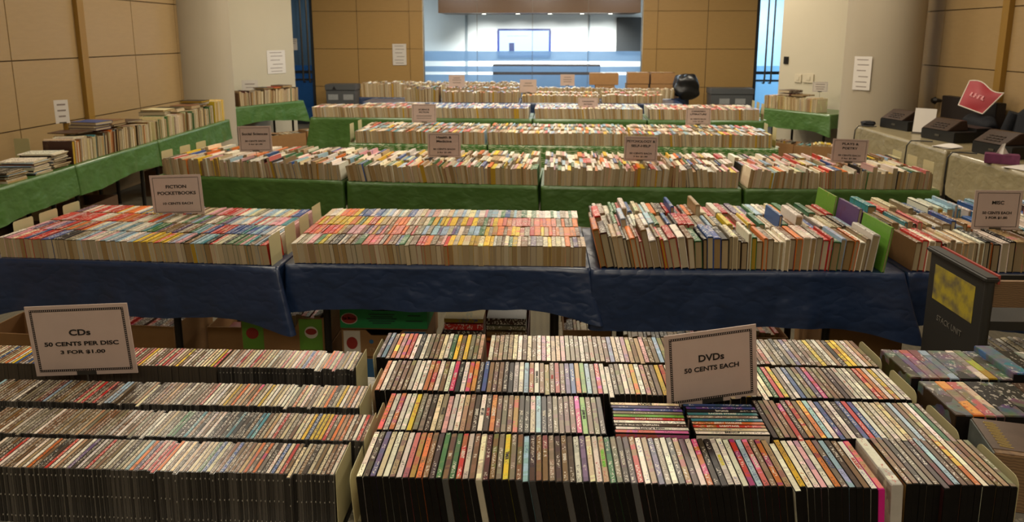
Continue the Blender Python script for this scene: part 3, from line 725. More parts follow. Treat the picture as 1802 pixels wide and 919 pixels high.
# two blocks turned crosswise: spines run left to right
def cross(x_right, y0, seq, titles, deg, where):
    fr = FR(x_right, y0, 90 + deg); st = dict(i=0); out = []
    x = 0
    for i, c in enumerate(seq):
        tt = titles.get(i)
        M = tilted(fr, x, random.uniform(-.004, .004), Z0, .0148, radians(2.0))
        o = put_dvd(M, c, DVD[.0148], None, tt[:3] if tt else None, bool(tt and len(tt) > 3)); x += .0152; out.append(o)
        tag(o, '%s-spined DVD turned crosswise, %s from the nearest, %s' % (CN[c][0], ordinal(i + 1), where), 'DVD', 'DVDs turned crosswise under the sign')
cross(.388, 1.648, 'swdwrGxBvc', {1: ('HOPE FLOATS', 'k', .010, 1), 2: ('FAITHFUL', 'w', .010, 1), 4: ('GARDEN STATE', 'w', .010, 1), 9: ('BORAT', 'k', .012, 1)}, 0, 'in the left crosswise block')
cross(.588, 1.652, 'wcroTxTkBB', {0: ('BREAKUP', 'k', .009), 2: ('SABOTAGE', 'w', .010), 3: ('JERRY MAGUIRE', 'w', .010), 6: ('RACING STRIPES', 'w', .010), 7: ('bruno', 'w', .014)}, 1.2, 'in the right crosswise block')
it = lay(F0, .596, 1.050, 1.640, Z0, mk_dvd({}), [.0146], '>dbtbrdrbolwBxwdBrBwxwctxlbtwgxwb', rad((0, -3), (1, -1)), jy=.006)
name_row(it, 'DVD case', 'right of the crosswise blocks, second row', 'DVD', 'DVDs in the second row')
DV3 = 'owbbbbwwworwbwhkwookBbbbdkwwlrwbebrbvBoGlxrwwbbwcywtbxyrwbrwwrwxbycbtowbwcgryxwBxbvrbbbdxwwwx'
it = lay(F0, -.452, 1.048, 1.845, Z0, mk_dvd({14: ('PRETTY', 'w', .009), 30: ('KISSING A FOOL', 'k', .010), 33: ('FOUL', 'r', .01), 35: ('BIG', 'w', .012), 17: ('DRIVER', 'w', .01), 50: ('LEGAL', 'w', .01)}), [.0146], '>' + DV3, rad((0, -4), (.3, -2), (.5, -5), (.7, -2), (1, 0)), jy=.006)
name_row(it, 'DVD case', 'end of the third DVD row', 'DVD', 'DVDs in the third row')
DV4 = 'dBboporwkwxbbcwgyby'
it = lay(F0, -.497, -.160, 2.045, Z0, mk_dvd({7: ('THE', 'k', .008)}), [.0146], '>' + DV4 + 'xbtp', rad((0, -3), (1, -2)), jy=.008)
name_row(it, 'DVD case', 'end of the fourth DVD row', 'DVD', 'DVDs in the fourth row')
ms = Mass()
lay(F0, -.152, 1.045, 2.045, Z0, lambda M, c, w: ms.case(M, w, .19, .1356, jit(c), (.005, .0045, .004, 1)), [.0148], [(.5, 'btbwcxbwlptbtwcbxobw'), (.5, 'otbvkgwcxbsBtdxrwycbw')], rad((0, -1), (.4, -4), (.6, -3), (1, 0)), jy=.008)
ms.finish('dvd_cases', 'fourth row of upright DVD cases, running behind the DVD sign to the right', 'DVDs', [M_DVDM, M_PAGEM])
for k, (x, y) in enumerate(((-.421, 1.455), (-.416, 1.655), (-.466, 1.86), (-.510, 2.07))):
    bookend(F0, x, y, .15, .130, 'rounded cream bookend at the left end of the %s DVD row' % ('front', 'second', 'third', 'fourth')[k], rad=.02, lean=radians(-4))
for k, (x, y) in enumerate(((1.082, 1.48), (1.056, 1.665), (1.056, 1.87), (1.053, 2.07))):
    bookend(F0, x, y, .155, .146, 'rounded cream bookend at the right end of the %s DVD row' % ('front', 'second', 'third', 'fourth')[k], rad=.022, foot=-1)
# thick boxed sets on the next table
_bs = {}
def boxed_set(M, c, w, h=.135):
    k = (w, h)
    if k not in _bs:
        a = MB(); a.box(-w / 2, w / 2, 0, .19, 0, h); b = MB(); b.box(-w / 2 + .002, w / 2 - .002, -.001, .002, .003, h - .004)
        _bs[k] = (bevel(a.mesh('boxed_set', M_BOXP), .0015), b.mesh('inner_cases', M_DCASE))
    o = link('boxed_set', _bs[k][0], M=M, color=jit(c)); link('inner_cases', _bs[k][1], o, color=(.01, .009, .009, 1)); return o
for fr, x, y, seq, row in ((F0, 1.105, 1.765, (('d', .045), ('o', .03), ('s', .028), ('c', .022), ('k', .062), ('k', .07), ('d', .05), ('e', .03), ('d', .034), ('w', .026), ('d', .05)), 'nearer'),
                           (F0, 1.095, 1.975, (('d', .03), ('v', .022), ('s', .028), ('b', .03), ('l', .026), ('k', .06), ('w', .024), ('e', .026), ('d', .04), ('T', .05), ('k', .07), ('w', .03), ('d', .05)), 'farther')):
    for i, (c, w) in enumerate(seq):
        h = .155 if c == 'T' else .138
        o = boxed_set(tilted(fr, x, y + random.uniform(0, .006), Z0, w, 0), c, w, h); x += w + .0006
        tag(o, '%s thick boxed set, %s from the left in the %s boxed-set row' % (CN[c][0], ordinal(i + 1), row), 'boxed set', 'thick boxed sets beside the DVDs')
t = link('game_box', None, M=XF(1.088, 1.578, TZ, radians(-12.7)))
tag(t, 'large box with gold lettering along its dark top edge, beside the DVDs', 'box')
def wave_brown():
    g = NT('brown_grained_card'); w = g.n.new('ShaderNodeTexWave'); w.bands_direction = 'Z'; w.inputs['Scale'].default_value = 40; w.inputs['Distortion'].default_value = 5; g.l.new(g.coord(), w.inputs['Vector'])
    g.base(g.mix(w.outputs[1], hexc('6a523a'), hexc('8a6c4c'))); g.p.inputs['Roughness'].default_value = .6; return g.m
M_GRAIN = wave_brown()
mb = MB(); mb.box(0, .42, 0, .165, 0, .148); link('body', bevel(mb.mesh('body', M_GRAIN), .003), t)
mb = MB(); mb.box(-.0015, .002, .004, .161, .004, .146); link('side_picture', mb.mesh('side_picture', mat('slate_print', '5b605c', .5, var=.5, vscale=25)), t)
mb = MB(); mb.box(.002, .40, .02, .162, .1475, .1495); link('top_picture', mb.mesh('top_picture', mat('umber_print', '5e4c40', .3, var=.6, vscale=14)), t)
mb = MB()
for k in range(9):
    y = .03 + k * .0135
    mb.tube([(.05, y, .150), (.022, y + .004, .150)], .0016, 6); mb.tube([(.022, y + .004, .150), (.024, y + .009, .150), (.046, y + .008, .150)], .0014, 6)
link('gold_lettering', mb.mesh('gold_lettering', mat('gold_print', 'a68f55', .4, .3)), t)
# pocketbooks
mk = lambda kind, name=None: (lambda M, c, w: put_book(kind, M, c, next(k for k in KIND[kind] if k['t'] == w), (1, random.uniform(.985, 1.0), random.uniform(.96, 1.0)), name=name))
PT = [k['t'] for k in KIND['pocketbook']]
PA1 = [(.06, 'pcw'), (.12, 'rrrBp'), (.10, 'xdyxk'), (.2, 'wwvlwpx'), (.12, 'oytyrb'), (.4, 'wlrxbwTcpkwog')]
PA2 = [(.12, 'rrBpv'), (.12, 'xorow'), (.2, 'wTlxwp'), (.2, 'owgxvb'), (.36, 'lwTxrrwsBl')]
PA3 = [(.2, 'rpBwr'), (.2, 'ocwBr'), (.3, 'wxlvwg'), (.3, 'lTwrwp')]
PA4 = [(.2, 'rvmrw'), (.2, 'oycwB'), (.6, 'wxbrlpwcB')]
PB1 = '>wxwpgyxdkwdbdgsssxobbBgxbrrobbprycycyecyywxbcgycbxvxcyccwoxvbcyrrmbtc'
PB2 = [(.1, 'rosr'), (.15, 'vyvebp'), (.15, 'rosbt'), (.2, 'xvllBw'), (.4, 'osxbtoyrge')]
PB3 = [(.2, 'yogroy'), (.2, 'wytocb'), (.25, 'bTygsey'), (.35, 'osbtxrog')]
PB4 = [(.1, 'oycw'), (.25, 'bxwlBw'), (.3, 'wpclw'), (.35, 'xlBwtgw')]
leanA = rad((0, -3), (.3, -5), (.6, -8), (1, -7)); leanB = rad((0, -7), (.3, -8), (.5, -4), (.7, -.5), (1, 0))
PY = (.012, .197, .382, .567)
for fr, nm, rows, ln, x1, end in ((FA, 'leftmost', (PA1, PA2), leanA, 1.484, 'right'), (FB, 'second', (PB1, PB2, PB3), leanB, 1.499, 'left')):
    for k, pal in enumerate(rows):
        it = lay(fr, .042, x1, PY[k], Z0, mk('pocketbook'), PT, pal, ln, jy=.003, out=.02)
        name_row(it, 'pocketbook', 'end, %s row, %s blue table' % (('front', 'second', 'third')[k], nm), 'book', 'fiction pocketbooks on the blue tables', end)
ms = Mass()
mm = lambda d, h, lo=.9: (lambda M, c, w: ms.book(M, w, d * random.uniform(.96, 1), h * random.uniform(lo, 1.0), jit(c), pagec()))
for fr, pal, k, ln, x1 in ((FA, PA3, 2, leanA, 1.484), (FA, PA4, 3, leanA, 1.484), (FB, PB4, 3, leanB, 1.499)):
    lay(fr, .042, x1, PY[k], Z0, mm(.172, .106, .97), PT, pal, ln, jy=.003)
ms.finish('pocketbooks', 'packed spine-up pocketbooks in the back rows of the blue pocketbook tables', 'books', [M_MASS, M_PAGEM])
for k in range(4):
    bookend(FA, 1.490 + .003 * k, PY[k] - .004, .13, .148 if k < 3 else .165, 'rectangular cream bookend between the blue pocketbook tables, %s from the front' % ordinal(k + 1), rad=.003, lean=radians(-3), foot=-1)
for k in range(3):
    bookend(FA, .012, PY[k + 1] - .05, .14, .150, 'cream bookend at the outer end of the leftmost blue table, %s from the front' % ordinal(k + 1), rad=.012, lean=0)
# hardcovers
HT = [k['t'] for k in KIND['hardcover']]
def mk_hc(lo=.88, hi=1.06, tall=.06):
    def f(M, c, w):
        v = next(k for k in KIND['hardcover'] if k['t'] == w)
        h = random.uniform(lo, hi) if random.random() > tall else random.uniform(1.15, 1.38)
        return put_book('hardcover', M, c, v, (1, random.uniform(.93, 1.0), h))
    return f
HP = ['cbxtdwockgrtwlbBecwbkxtwcr', 'wcrktBwxdbcowgtyrlwbdtc', 'ctwrbkBwxtgovcldrwt']
lc = [rad((0, -13), (.28, -12), (.36, -3), (.6, 0), (.75, 3), (1, 8)), rad((0, -12), (.4, -9), (.5, 3), (1, 6)), rad((0, -6), (.5, 2), (1, 6))]
HY = (.012, .262, .512)
for k in range(3):
    it = lay(FC, .045, 1.36, HY[k], Z0, mk_hc(), HT[:5], HP[k], lc[k], jy=.012, out=.08)
    name_row(it, 'hardcover book', 'end, %s row, third blue table' % ('front', 'second', 'back')[k], 'book', 'hardcovers on the blue tables')
def tall_picture_book(fr, x, y, w, d, h, code, label, lean=0.0):
    mb = cover_mesh('picture_book', w, d, h, .0025, M_COVER, r=.0015)
    o = link('picture_book', mb, M=tilted(fr, x, y, Z0, w, lean), color=jit(code, .03)); link('page_block', block_mesh('page_block', w, d, h, .0025, M_PAGE, .003, .003), o, color=pagec())
    return tag(o, label, 'book')
tall_picture_book(FC, 1.392, .004, .012, .30, .225, 'G', 'tall thin lime green picture book standing at the end of the hardcover table', radians(7))
for k, (x, y, c, h, w) in enumerate(((1.385, .33, 'v', .235, .018), (1.408, .33, 'm', .215, .02), (1.435, .33, 'c', .20, .022), (1.372, .60, 'G', .24, .010))):
    tall_picture_book(FC, x, y, w, .26, h, c, 'tall %s picture book sticking up behind the lime green one, %s from the left' % (CN[c][0], ordinal(k + 1)), radians(6))
for k in range(3):
    it = lay(FD, .02 if k == 0 else -.01, 1.46, HY[k], Z0, mk_hc(.88, (1.0, 1.2, 1.3)[k], (0, .1, .2)[k]), HT, ('cbgtwkckwctxwcrdtckbwo', 'vtlBwbcsowckTBw', 'lTbtrBwxdlBwc')[k], rad((0, 4), (.3, 0), (1, 3)), jy=.015, out=.05)
    name_row(it, 'hardcover book', 'end, %s row, rightmost blue table' % ('front', 'second', 'back')[k], 'book', 'hardcovers on the blue tables')
# paperbacks on the nearest green tables
TP = [k['t'] for k in KIND['paperback']]
WP = 'wcwctbxrlwoBgwypkwcstw'
def mk_tp(M, c, w):
    v = next(k for k in KIND['paperback'] if k['t'] == w)
    return put_book('paperback', M, c, v, (1, random.uniform(.93, 1), random.uniform(.84, 1.06) if random.random() < .92 else random.uniform(1.08, 1.22)))
def rlean(seed, lo, hi, n=9):
    r = random.Random(seed); return rad(*[(k / (n - 1), r.uniform(lo, hi)) for k in range(n)])
gl = [rlean(3, -12, 2), rlean(4, -14, 0), rlean(5, -10, 6), rlean(6, -4, 10)]
for (fr, x0, x1, nm), ln in zip(((GA, .045, 1.565, 'leftmost'), (GB, .006, 1.485, 'second'), (GC, .02, 1.49, 'third'), (GD, .02, 1.37, 'rightmost')), gl):
    it = lay(fr, x0, x1 + .012, .012, Z0, mk_tp, TP, WP, ln, jy=.012, out=.08)
    name_row(it, 'paperback', 'in the front row, %s green table' % nm, 'book', 'paperbacks on the nearest green tables')
ms = Mass()
for (fr, x0, x1), ln in zip(((GA, .05, 1.57), (GB, .006, 1.485), (GC, .02, 1.49), (GD, .02, 1.37)), gl):
    for y, hh in ((.245, .150), (.475, .162)): lay(fr, x0, x1, y, Z0, mm(.212, hh, .78), TP, WP, ln, jy=.015, out=.06)
G2P = 'wctxobTlcwrykwbtcl'
for i in range(3):
    for y, hh in ((.012, .14), (.255, .145), (.49, .15)):
        lay(G2, i * 1.49 + (.07 if i == 0 else 0), i * 1.49 + 1.46 - (.05 if i == 2 else 0), y, Z0, mm(.212, hh, .88), TP, G2P, rad((0, -4), (.4, -6), (.7, 0), (1, -2)), jy=.01)
for i in range(4):
    pal = ['wptbrcwxl', 'wvBpwBlwvw', 'wplxwvcwb', 'wrpwcxdrw'][i]
    for y, hh in ((.012, .15), (.25, .15), (.49, .15)):
        lay(G3, i * 1.56 + (.62 if i == 0 and y > .4 else .03), i * 1.56 + 1.5, y, Z0, mm(.205, hh, .92), TP, pal, rad((0, -5), (.6, -8), (1, -1)), jy=.01)
for i in range(4):
    pal = ['bdtmckgb', 'bwpvwotl', 'wtcowyt', 'ctowtcr'][i]
    a = i * 1.37 + (.74 if i == 0 else .02); b = i * 1.37 + (1.33 if i < 3 else 1.02)
    hs = (.26, .2, .14, .15)[i]
    lay(B1, a, b, .02, Z0, mm(.22, hs, .8), TP, pal, rad((0, -4), (1, 2)), jy=.02); lay(B1, a, b, .30, Z0, mm(.22, (.27, .25, .17, .18)[i], .85), TP, pal, rad((0, -3), (1, 3)), jy=.02)
for i in range(4):
    a = i * 1.52 + (.0 if i else .05); b = i * 1.52 + 1.49 - (.25 if i == 3 else 0)
    lay(B2, a, b, .02, Z0, mm(.22, (.27, .26, .20, .18)[i], .85), TP, 'ctbtcxtwbx', rad((0, -3), (1, 3)), jy=.02)
    if i < 2: lay(B2, a, b, .30, Z0, mm(.22, .28, .85), TP, 'ctbtcxtwbx', rad((0, -3), (1, 3)), jy=.02)
ms.finish('paperbacks', 'rows of spine-up paperbacks filling the farther tables towards the glass wall', 'books', [M_MASS, M_PAGEM])
# bookends on the green tables
for fr, x, y, h, lb in ((GA, .006, .05, .19, 'nearest at the left end'), (GA, .006, .30, .19, 'middle one at the left end'), (GA, .006, .54, .19, 'farthest at the left end'),
                        (GD, 1.392, .06, .20, 'nearest at the right end'), (GD, 1.392, .30, .20, 'middle one at the right end'), (GD, 1.392, .54, .20, 'farthest at the right end')):
    bookend(fr, x, y, .15, h, 'cream bookend of the nearest green tables, %s' % lb, rad=.012)
for fr, x, y, h, lb in ((G2, .0, .05, .2, 'nearest at the left end'), (G2, .0, .35, .2, 'farther at the left end'), (G2, 4.435, .05, .2, 'nearest at the right end'), (G2, 4.435, .38, .2, 'farther at the right end')):
    bookend(fr, x, y, .14, h, 'cream bookend of the floral cloth tables, %s' % lb, rad=.012)
for k, y in enumerate((.04, .28, .52)):
    bookend(G3, 6.225, y, .14, .22, 'cream bookend at the right end of the farther green row, %s from the front' % ordinal(k + 1), rad=.012)
# along the left wall: standing large books, magazines in piles
LB = [k['t'] for k in KIND['large_book']]
def mk_lb(lo, hi):
    def f(M, c, w): return put_book('large_book', M, c, next(k for k in KIND['large_book'] if k['t'] == w), (1, random.uniform(.9, 1), random.uniform(lo, hi)))
    return f
it = lay(LT, 3.03, 4.46, .03, Z0, mk_lb(.85, 1.05), LB, 'cxwbtdcwbxTocbd', rad((0, 2), (.5, 4), (1, 0)), jy=.02)
name_row(it, 'large book', 'standing on the third wall table', 'book', 'large books along the left wall')
it = lay(LT, 4.53, 6.12, .03, Z0, mk_lb(.88, 1.1), LB, 'mkcwcbgcwtcwxgtc', rad((0, 0), (.5, 3), (1, 0)), jy=.02)
name_row(it, 'large book', 'standing on the farthest wall table', 'book', 'large books along the left wall')
it = lay(LT, 6.13, 6.42, .03, Z0, mk_lb(1.22, 1.3), LB[2:], 'yyecy', rad((0, 0), (1, 0)), jy=.01)
name_row(it, 'tall large book', 'in the run ending the wall tables', 'book', 'large books along the left wall')
def flat(kind, M, code):
    """lay a book on its side: cover up, spine away"""
    K = random.choice(KIND[kind]); o = put_book(kind, M @ Matrix.Translation((0, 0, K['t'] / 2)) @ Matrix.Rotation(pi / 2, 4, 'Y') @ Matrix.Translation((0, 0, -K['h'] / 2)), code, K)
    return o, K['t']
n = 0
for u, k in ((3.35, 2), (3.62, 3), (3.95, 2), (4.25, 1), (4.95, 2), (5.3, 2), (5.65, 1), (5.95, 3)):
    z = TZ + .238
    for j in range(k):
        o, t_ = flat('large_book', LT @ XF(u, .06 + random.uniform(0, .05), z, radians(random.uniform(-12, 12))), random.choice('kdbBwcdmv')); z += t_ + .001; n += 1
        tag(o, 'large book lying flat on the standing books along the left wall, %s counting away' % ordinal(n), 'book', 'large books along the left wall')
_mg = {}
def magazine(M, code, w):
    if w not in _mg:
        a = MB(); a.box(-.105, .105, 0, .275, 0, w); b = MB(); b.box(-.1035, .1055, -.0004, .2755, .0008, w - .0008)
        _mg[w] = (a.mesh('magazine', M_COVER), b.mesh('page_block', M_PAGE))
    o = link('magazine', _mg[w][0], M=M, color=jit(code)); link('page_block', _mg[w][1], o, color=tuple(v * 1.25 for v in pagec()[:3]) + (1,)); return o
n = 0
for si, (u, v, k) in enumerate(((1.75, .05, 15), (2.02, .05, 11), (2.30, .04, 10), (2.36, .36, 22), (2.62, .05, 12), (2.88, .05, 14), (2.02, .36, 17), (1.45, .06, 16), (1.18, .06, 14))):
    z = Z0
    for j in range(k):
        w = random.choice((.006, .008, .011, .016))
        o = magazine(LT @ XF(u + random.uniform(-.012, .012), v + random.uniform(-.015, .02), z, radians(random.uniform(-7, 7))), random.choice('wkdxwcdbwlk'), w); z += w + .0003
        tag(o, 'magazine %s from the bottom in the %s pile from the near end, left wall table' % (ordinal(j + 1), ordinal([1.18, 1.45, 1.75, 2.02, 2.30, 2.36, 2.62, 2.88].index(u) + 1 + (1 if v > .3 and u < 2.1 else 0))), 'magazine', 'piled magazines along the left wall')
for k, u in enumerate((1.2, 1.9, 2.5, 3.2)):
    bookend(LT, u, .52, .14, .21, 'cream bookend standing against the left wall, %s from the near end' % ordinal(k + 1), rad=.012)
# side tables by the columns
it = lay(SL, .12, 1.36, .03, Z0, mk_lb(.95, 1.12), LB, 'cbtcwbcdgctwrcbdtmtc', rad((0, -2), (.5, 4), (1, 2)), jy=.02)
name_row(it, 'large book', 'beside the left column', 'book', 'large books by the left column')
it = lay(SR, .04, .98, .03, Z0, mk_lb(.85, 1.0), LB, 'ctcwctbcwctcy', rad((0, 0), (.5, -4), (1, 0)), jy=.02)
name_row(it, 'large book', 'beside the right column', 'book', 'large books by the right column')
for k, (fr, u, z, c) in enumerate(((SL, .75, .245, 'k'), (SL, .95, .245, 'r'), (SL, 1.15, .245, 'd'), (SR, .38, .222, 'm'), (SR, .38, .262, 'd'), (SR, .62, .222, 'b'))):
    o, t_ = flat('large_book', fr @ XF(u, .05, TZ + z, radians(random.uniform(-15, 15))), c)
    tag(o, '%s large book lying across books by the %s column, %s of three' % (CN[c][0], 'left' if fr is SL else 'right', ordinal(k % 3 + 1)), 'book')
# ------------------------------------------------------------------ signs
def fit_text(s, w, h, m, bold=.026):
    k = ('fit', s, round(w, 4), round(h, 4), m.name)
    if k in _tx: return _tx[k]
    me = text_mesh(s, 1.0, m, bold).copy()
    xs = [v.co.x for v in me.vertices]; ys = [v.co.y for v in me.vertices]
    cx, cy = (min(xs) + max(xs)) / 2, (min(ys) + max(ys)) / 2
    me.transform(Matrix.Diagonal((w / (max(xs) - min(xs)), h / (max(ys) - min(ys)), 1, 1)) @ Matrix.Translation((-cx, -cy, 0)))
    _tx[k] = me; return me
def sign(label, bl, w, h, lines, yaw=0.0, tilt=0.0, roll=0.0, border='line', rod=None, paper=None, cat='sign', rod_m=None):
    t = link('price_sign', None, M=XF(bl[0], bl[1], bl[2], yaw, tilt, roll))
    tag(t, label, cat)
    mb = MB(); mb.box(-w / 2, w / 2, -.0018, .0018, 0, h); link('board', mb.mesh('board', paper or M_PINK), t)
    mb = MB(); b = .055 * h + .004; x0, x1, z0, z1 = -w / 2 + b, w / 2 - b, b, h - b * .9; th = .0035 * h + .0004
    def bar(xa, xb, za, zb): mb.box(xa, xb, -.0024, -.0017, za, zb)
    def rect(o, th):
        bar(x0 - o, x1 + o, z0 - o - th, z0 - o + th); bar(x0 - o, x1 + o, z1 + o - th, z1 + o + th); bar(x0 - o - th, x0 - o + th, z0 - o, z1 + o); bar(x1 + o - th, x1 + o + th, z0 - o, z1 + o)
    if border == 'rope':
        g = .0028; rect(g, .0006); rect(-g, .0006)
        for (ax, az, bx, bz) in ((x0, z0, x1, z0), (x0, z1, x1, z1), (x0, z0, x0, z1), (x1, z0, x1, z1)):
            L = sqrt((bx - ax) ** 2 + (bz - az) ** 2); n = int(L / .0062); d = Vector((bx - ax, 0, bz - az)) / L; p = Vector((-d.z, 0, d.x))
            for i in range(n):
                c = Vector((ax, -.0024, az)) + d * ((i + .5) * L / n)
                mb.add([c - d * .0030 - p * g, c + d * .0006 - p * g, c + d * .0030 + p * g, c - d * .0006 + p * g], [(0, 1, 2, 3)])
    elif border: rect(0, th)
    if border: link('border', mb.mesh('border', M_INK), t)
    for s, wf, zf, hf in lines:
        if s:
            link('lettering', fit_text(s, w * wf, h * hf, M_INK), t, M=Matrix.Translation((0, -.0025, h * zf)) @ Matrix.Rotation(pi / 2, 4, 'X'))
        else:
            m2 = MB(); m2.box(-w * wf / 2, w * wf / 2, -.0024, -.0017, h * (zf - hf / 3), h * (zf + hf / 3)); link('faint_print', m2.mesh('faint_print', mat('grey_print', '8a7d76', .7, var=.3, vscale=60)), t)
    if rod is not None:
        mb = MB(); mb.tube([(0, .0, .01), (0, .0, -rod)], .0022, 8); mb.box(-.03, .03, -.002, .002, 0, .012); link('stand', mb.mesh('stand', rod_m or M_STEELL), t)
    return t
def sign_px(label, x0, x1, y0, y1, Y, lines, yaw=0.0, to=TZ, **kw):
    a, b = W(x0, (y0 + y1) / 2, y=Y), W(x1, (y0 + y1) / 2, y=Y); c = W((x0 + x1) / 2, y1, y=Y); d = W((x0 + x1) / 2, y0, y=Y)
    return sign(label, c, (b - a).length / cos(yaw), d.z - c.z, lines, yaw, rod=c.z - to if to is not None else None, **kw)
E3 = ('50 CENTS EACH', .62, .42, .062); E4 = ('3 for $1.00', .42, .29, .06)
sign_px('large framed sign pricing the discs, standing among the back rows of cases, far left', 64, 244, 537, 659, 1.908,
        [('CDs', .21, .615, .088), ('50 CENTS PER DISC', .73, .455, .06), ('3 FOR $1.00', .44, .333, .058)], roll=radians(-3.2), border='rope')
sign_px('large framed sign pricing the films, tilted, standing behind two crosswise blocks', 1171, 1337, 580, 708, 1.838,
        [('DVDs', .28, .635, .095), ('50 CENTS EACH', .60, .49, .066)], yaw=radians(9), roll=radians(-5), border='rope')
sign_px('framed sign reading fiction pocketbooks, standing on the leftmost blue table', 271, 361, 308, 378, 3.945,
        [('FICTION', .40, .71, .085), ('POCKETBOOKS', .75, .55, .082), ('10 CENTS EACH', .58, .29, .06)], roll=radians(-2))
sign_px('framed sign reading misc, standing on the rightmost blue table', 1708, 1792, 335, 404, 3.602,
        [('MISC', .25, .69, .09), ('50 CENTS EACH', .61, .43, .07), ('3 FOR $1.00', .46, .30, .07)])
sign_px('framed sign headed social sciences on the leftmost green table', 422, 480, 222, 267, 5.80, [('Social Sciences', .78, .70, .10), E3, E4], roll=radians(-1))
sign_px('framed sign headed health and medicine among the paperbacks', 753, 811, 234, 277, 5.585, [('Health &', .46, .82, .10), ('Medicine', .46, .66, .10), ('50 CENTS EACH', .66, .34, .07), ('3 for $1.00', .42, .2, .07)])
sign_px('framed sign headed psychology and self-help among the paperbacks', 1097, 1156, 240, 284, 5.492, [('PSYCHOLOGY &', .84, .80, .10), ('SELF-HELP', .58, .62, .10), ('50 CENTS EACH', .66, .32, .07), ('3 for $1.00', .42, .19, .07)], roll=radians(1))
sign_px('framed sign headed plays and poetry on the rightmost green table', 1461, 1524, 245, 287, 5.475, [('PLAYS &', .46, .80, .10), ('POETRY', .42, .62, .10), ('50 CENTS EACH', .62, .32, .07), ('3 for $1.00', .42, .19, .07)], roll=radians(2))
sign_px('framed sign headed science fiction over the floral cloth tables', 725, 768, 183, 216, 7.84, [('SCIENCE', .45, .70, .09), ('FICTION', .40, .56, .09), ('', .62, .36, .08), ('', .6, .24, .06)])
sign_px('framed sign headed with a literature of the country, over the floral cloth tables', 1206, 1250, 190, 220, 7.72, [('CANADIAN', .55, .80, .10), ('LITERATURE', .65, .63, .10), ('50 CENTS EACH', .62, .35, .07), ('3 for $1.00', .42, .2, .07)])
sign_px('small pinkish sign with two faint lines, in the farther green row', 1017, 1052, 172, 191, 10.02, [('CANADIAN', .60, .66, .12), ('FICTION', .42, .40, .12)])
sign_px('small cream sign before the glass wall, leftmost of three', 790, 818, 132, 153, 12.42, [('', .42, .75, .1), ('', .55, .58, .1), ('', .5, .35, .1)], border=None)
sign_px('small cream sign before the glass wall, middle of three and lowest', 915, 944, 140, 163, 12.38, [('', .42, .72, .1), ('', .6, .52, .1)], border=None)
sign_px('small cream sign before the glass wall, rightmost of three', 986, 1011, 131, 151, 12.36, [('', .5, .75, .1), ('', .6, .55, .1), ('', .55, .35, .1)], border=None)
sign_px('small white sign on the table by the left column', 428, 453, 141, 161, 12.0, [('', .6, .65, .12), ('', .5, .35, .08)], yaw=radians(20), border=None, paper=M_PAPER)
sign_px('small black framed sign on a dark rod by the right column', 1430, 1455, 144, 162, 11.02, [('', .6, .75, .1), ('', .6, .5, .1), ('', .5, .3, .1)], yaw=radians(-15), paper=M_PAPER, rod_m=M_STEEL)
p = W(111, 217, x=-4.5)
sign('narrow white handwritten sign on a wooden post by the left wall', p, .115, .22, [('', .6, .8, .1), ('', .6, .55, .1), ('', .5, .3, .1)], yaw=radians(45), border=None, paper=M_PAPER, rod=p.z - TZ)
mb = MB(); mb.box(p.x - .02, p.x + .02, p.y + .025, p.y + .055, TZ + .003, p.z + .1); o = link('wooden_post', mb.mesh('wooden_post', M_OAKTRIM)); tag(o, 'short wooden post behind the narrow handwritten sign', 'post')
# papers taped to walls
def notice(label, c, w, h, yaw, lines, cat='notice'):
    t = link('paper_notice', None, M=XF(c[0], c[1], c[2], yaw)); tag(t, label, cat)
    mb = MB(); mb.box(-w / 2, w / 2, -.001, .001, -h / 2, h / 2); link('sheet', mb.mesh('sheet', M_PAPER), t)
    mb = MB()
    for (x0, x1, z) in lines: mb.box(x0 * w, x1 * w, -.0016, -.0008, z * h - .006, z * h + .006)
    link('faint_print', mb.mesh('faint_print', mat('grey_print', '8a7d76', .7)), t)
def ray_line(px, py, a, b):
    """where the view through a pixel meets the upright plane through floor points a, b"""
    d = W(px, py, z=CAMZ - 1 if py > 70 else CAMZ + 1) - Vector((0, 0, CAMZ)); a = Vector((a[0], a[1], 0)); n = Vector((b[1] - a.y, -(b[0] - a.x), 0))
    return Vector((0, 0, CAMZ)) + d * (n.dot(a - Vector((0, 0, CAMZ))) / n.dot(d))
WL = ((-6.1, 10.53), (-4.60, 13.30)); WR = ((4.01, 12.15), (5.75, 9.47))
WLN, WRN = Vector((.879, -.476, 0)) * .006, Vector((-.839, -.545, 0)) * .006
LNS = [(-.35, .3, .4), (-.3, .35, .25), (-.32, .2, .08), (-.2, .35, -.1), (-.35, .3, -.26), (-.3, .3, -.4)]
c = ray_line(486, 109, *WL) + WLN; notice('white handwritten notice taped to the white wall above the left side table', c, .42, .42, radians(61.6), LNS)
a_ = radians(218); notice('tall white handwritten notice taped to the right column', (4.63 + .486 * cos(a_), 9.9 + .486 * sin(a_), W(1495, 129, y=9.6).z), .235, .44, a_ + pi / 2, LNS)
c = W(703, 96, y=14.985); notice('white handwritten notice taped to the amber panels beside the glass wall', c, .29, .44, 0, LNS)
c = W(518, 78, y=14.97); notice('small white sheet taped to the left glass door', c, .12, .24, 0, LNS[:3])
def plate(name, label, cat, c, w, h, yaw, m, extra=None):
    t = link(name, None, M=XF(c.x, c.y, c.z, yaw)); tag(t, label, cat)
    mb = MB(); mb.box(-w / 2, w / 2, -.012, .006, -h / 2, h / 2); link('plate', bevel(mb.mesh('plate', m), .003), t)
    mb = MB(); mb.box(-w * .2, w * .2, -.018, -.011, -h * .2, h * .25); link('rocker', mb.mesh('rocker', extra or m), t)
M_SW = mat('ivory_plastic', 'c9bda4', .5, var=.03)
plate('thermostat', 'small dark wall control on the white wall by the right glass door', 'wall control', ray_line(1384, 106, *WR) + WRN, .09, .12, radians(-56.8), M_STEEL)
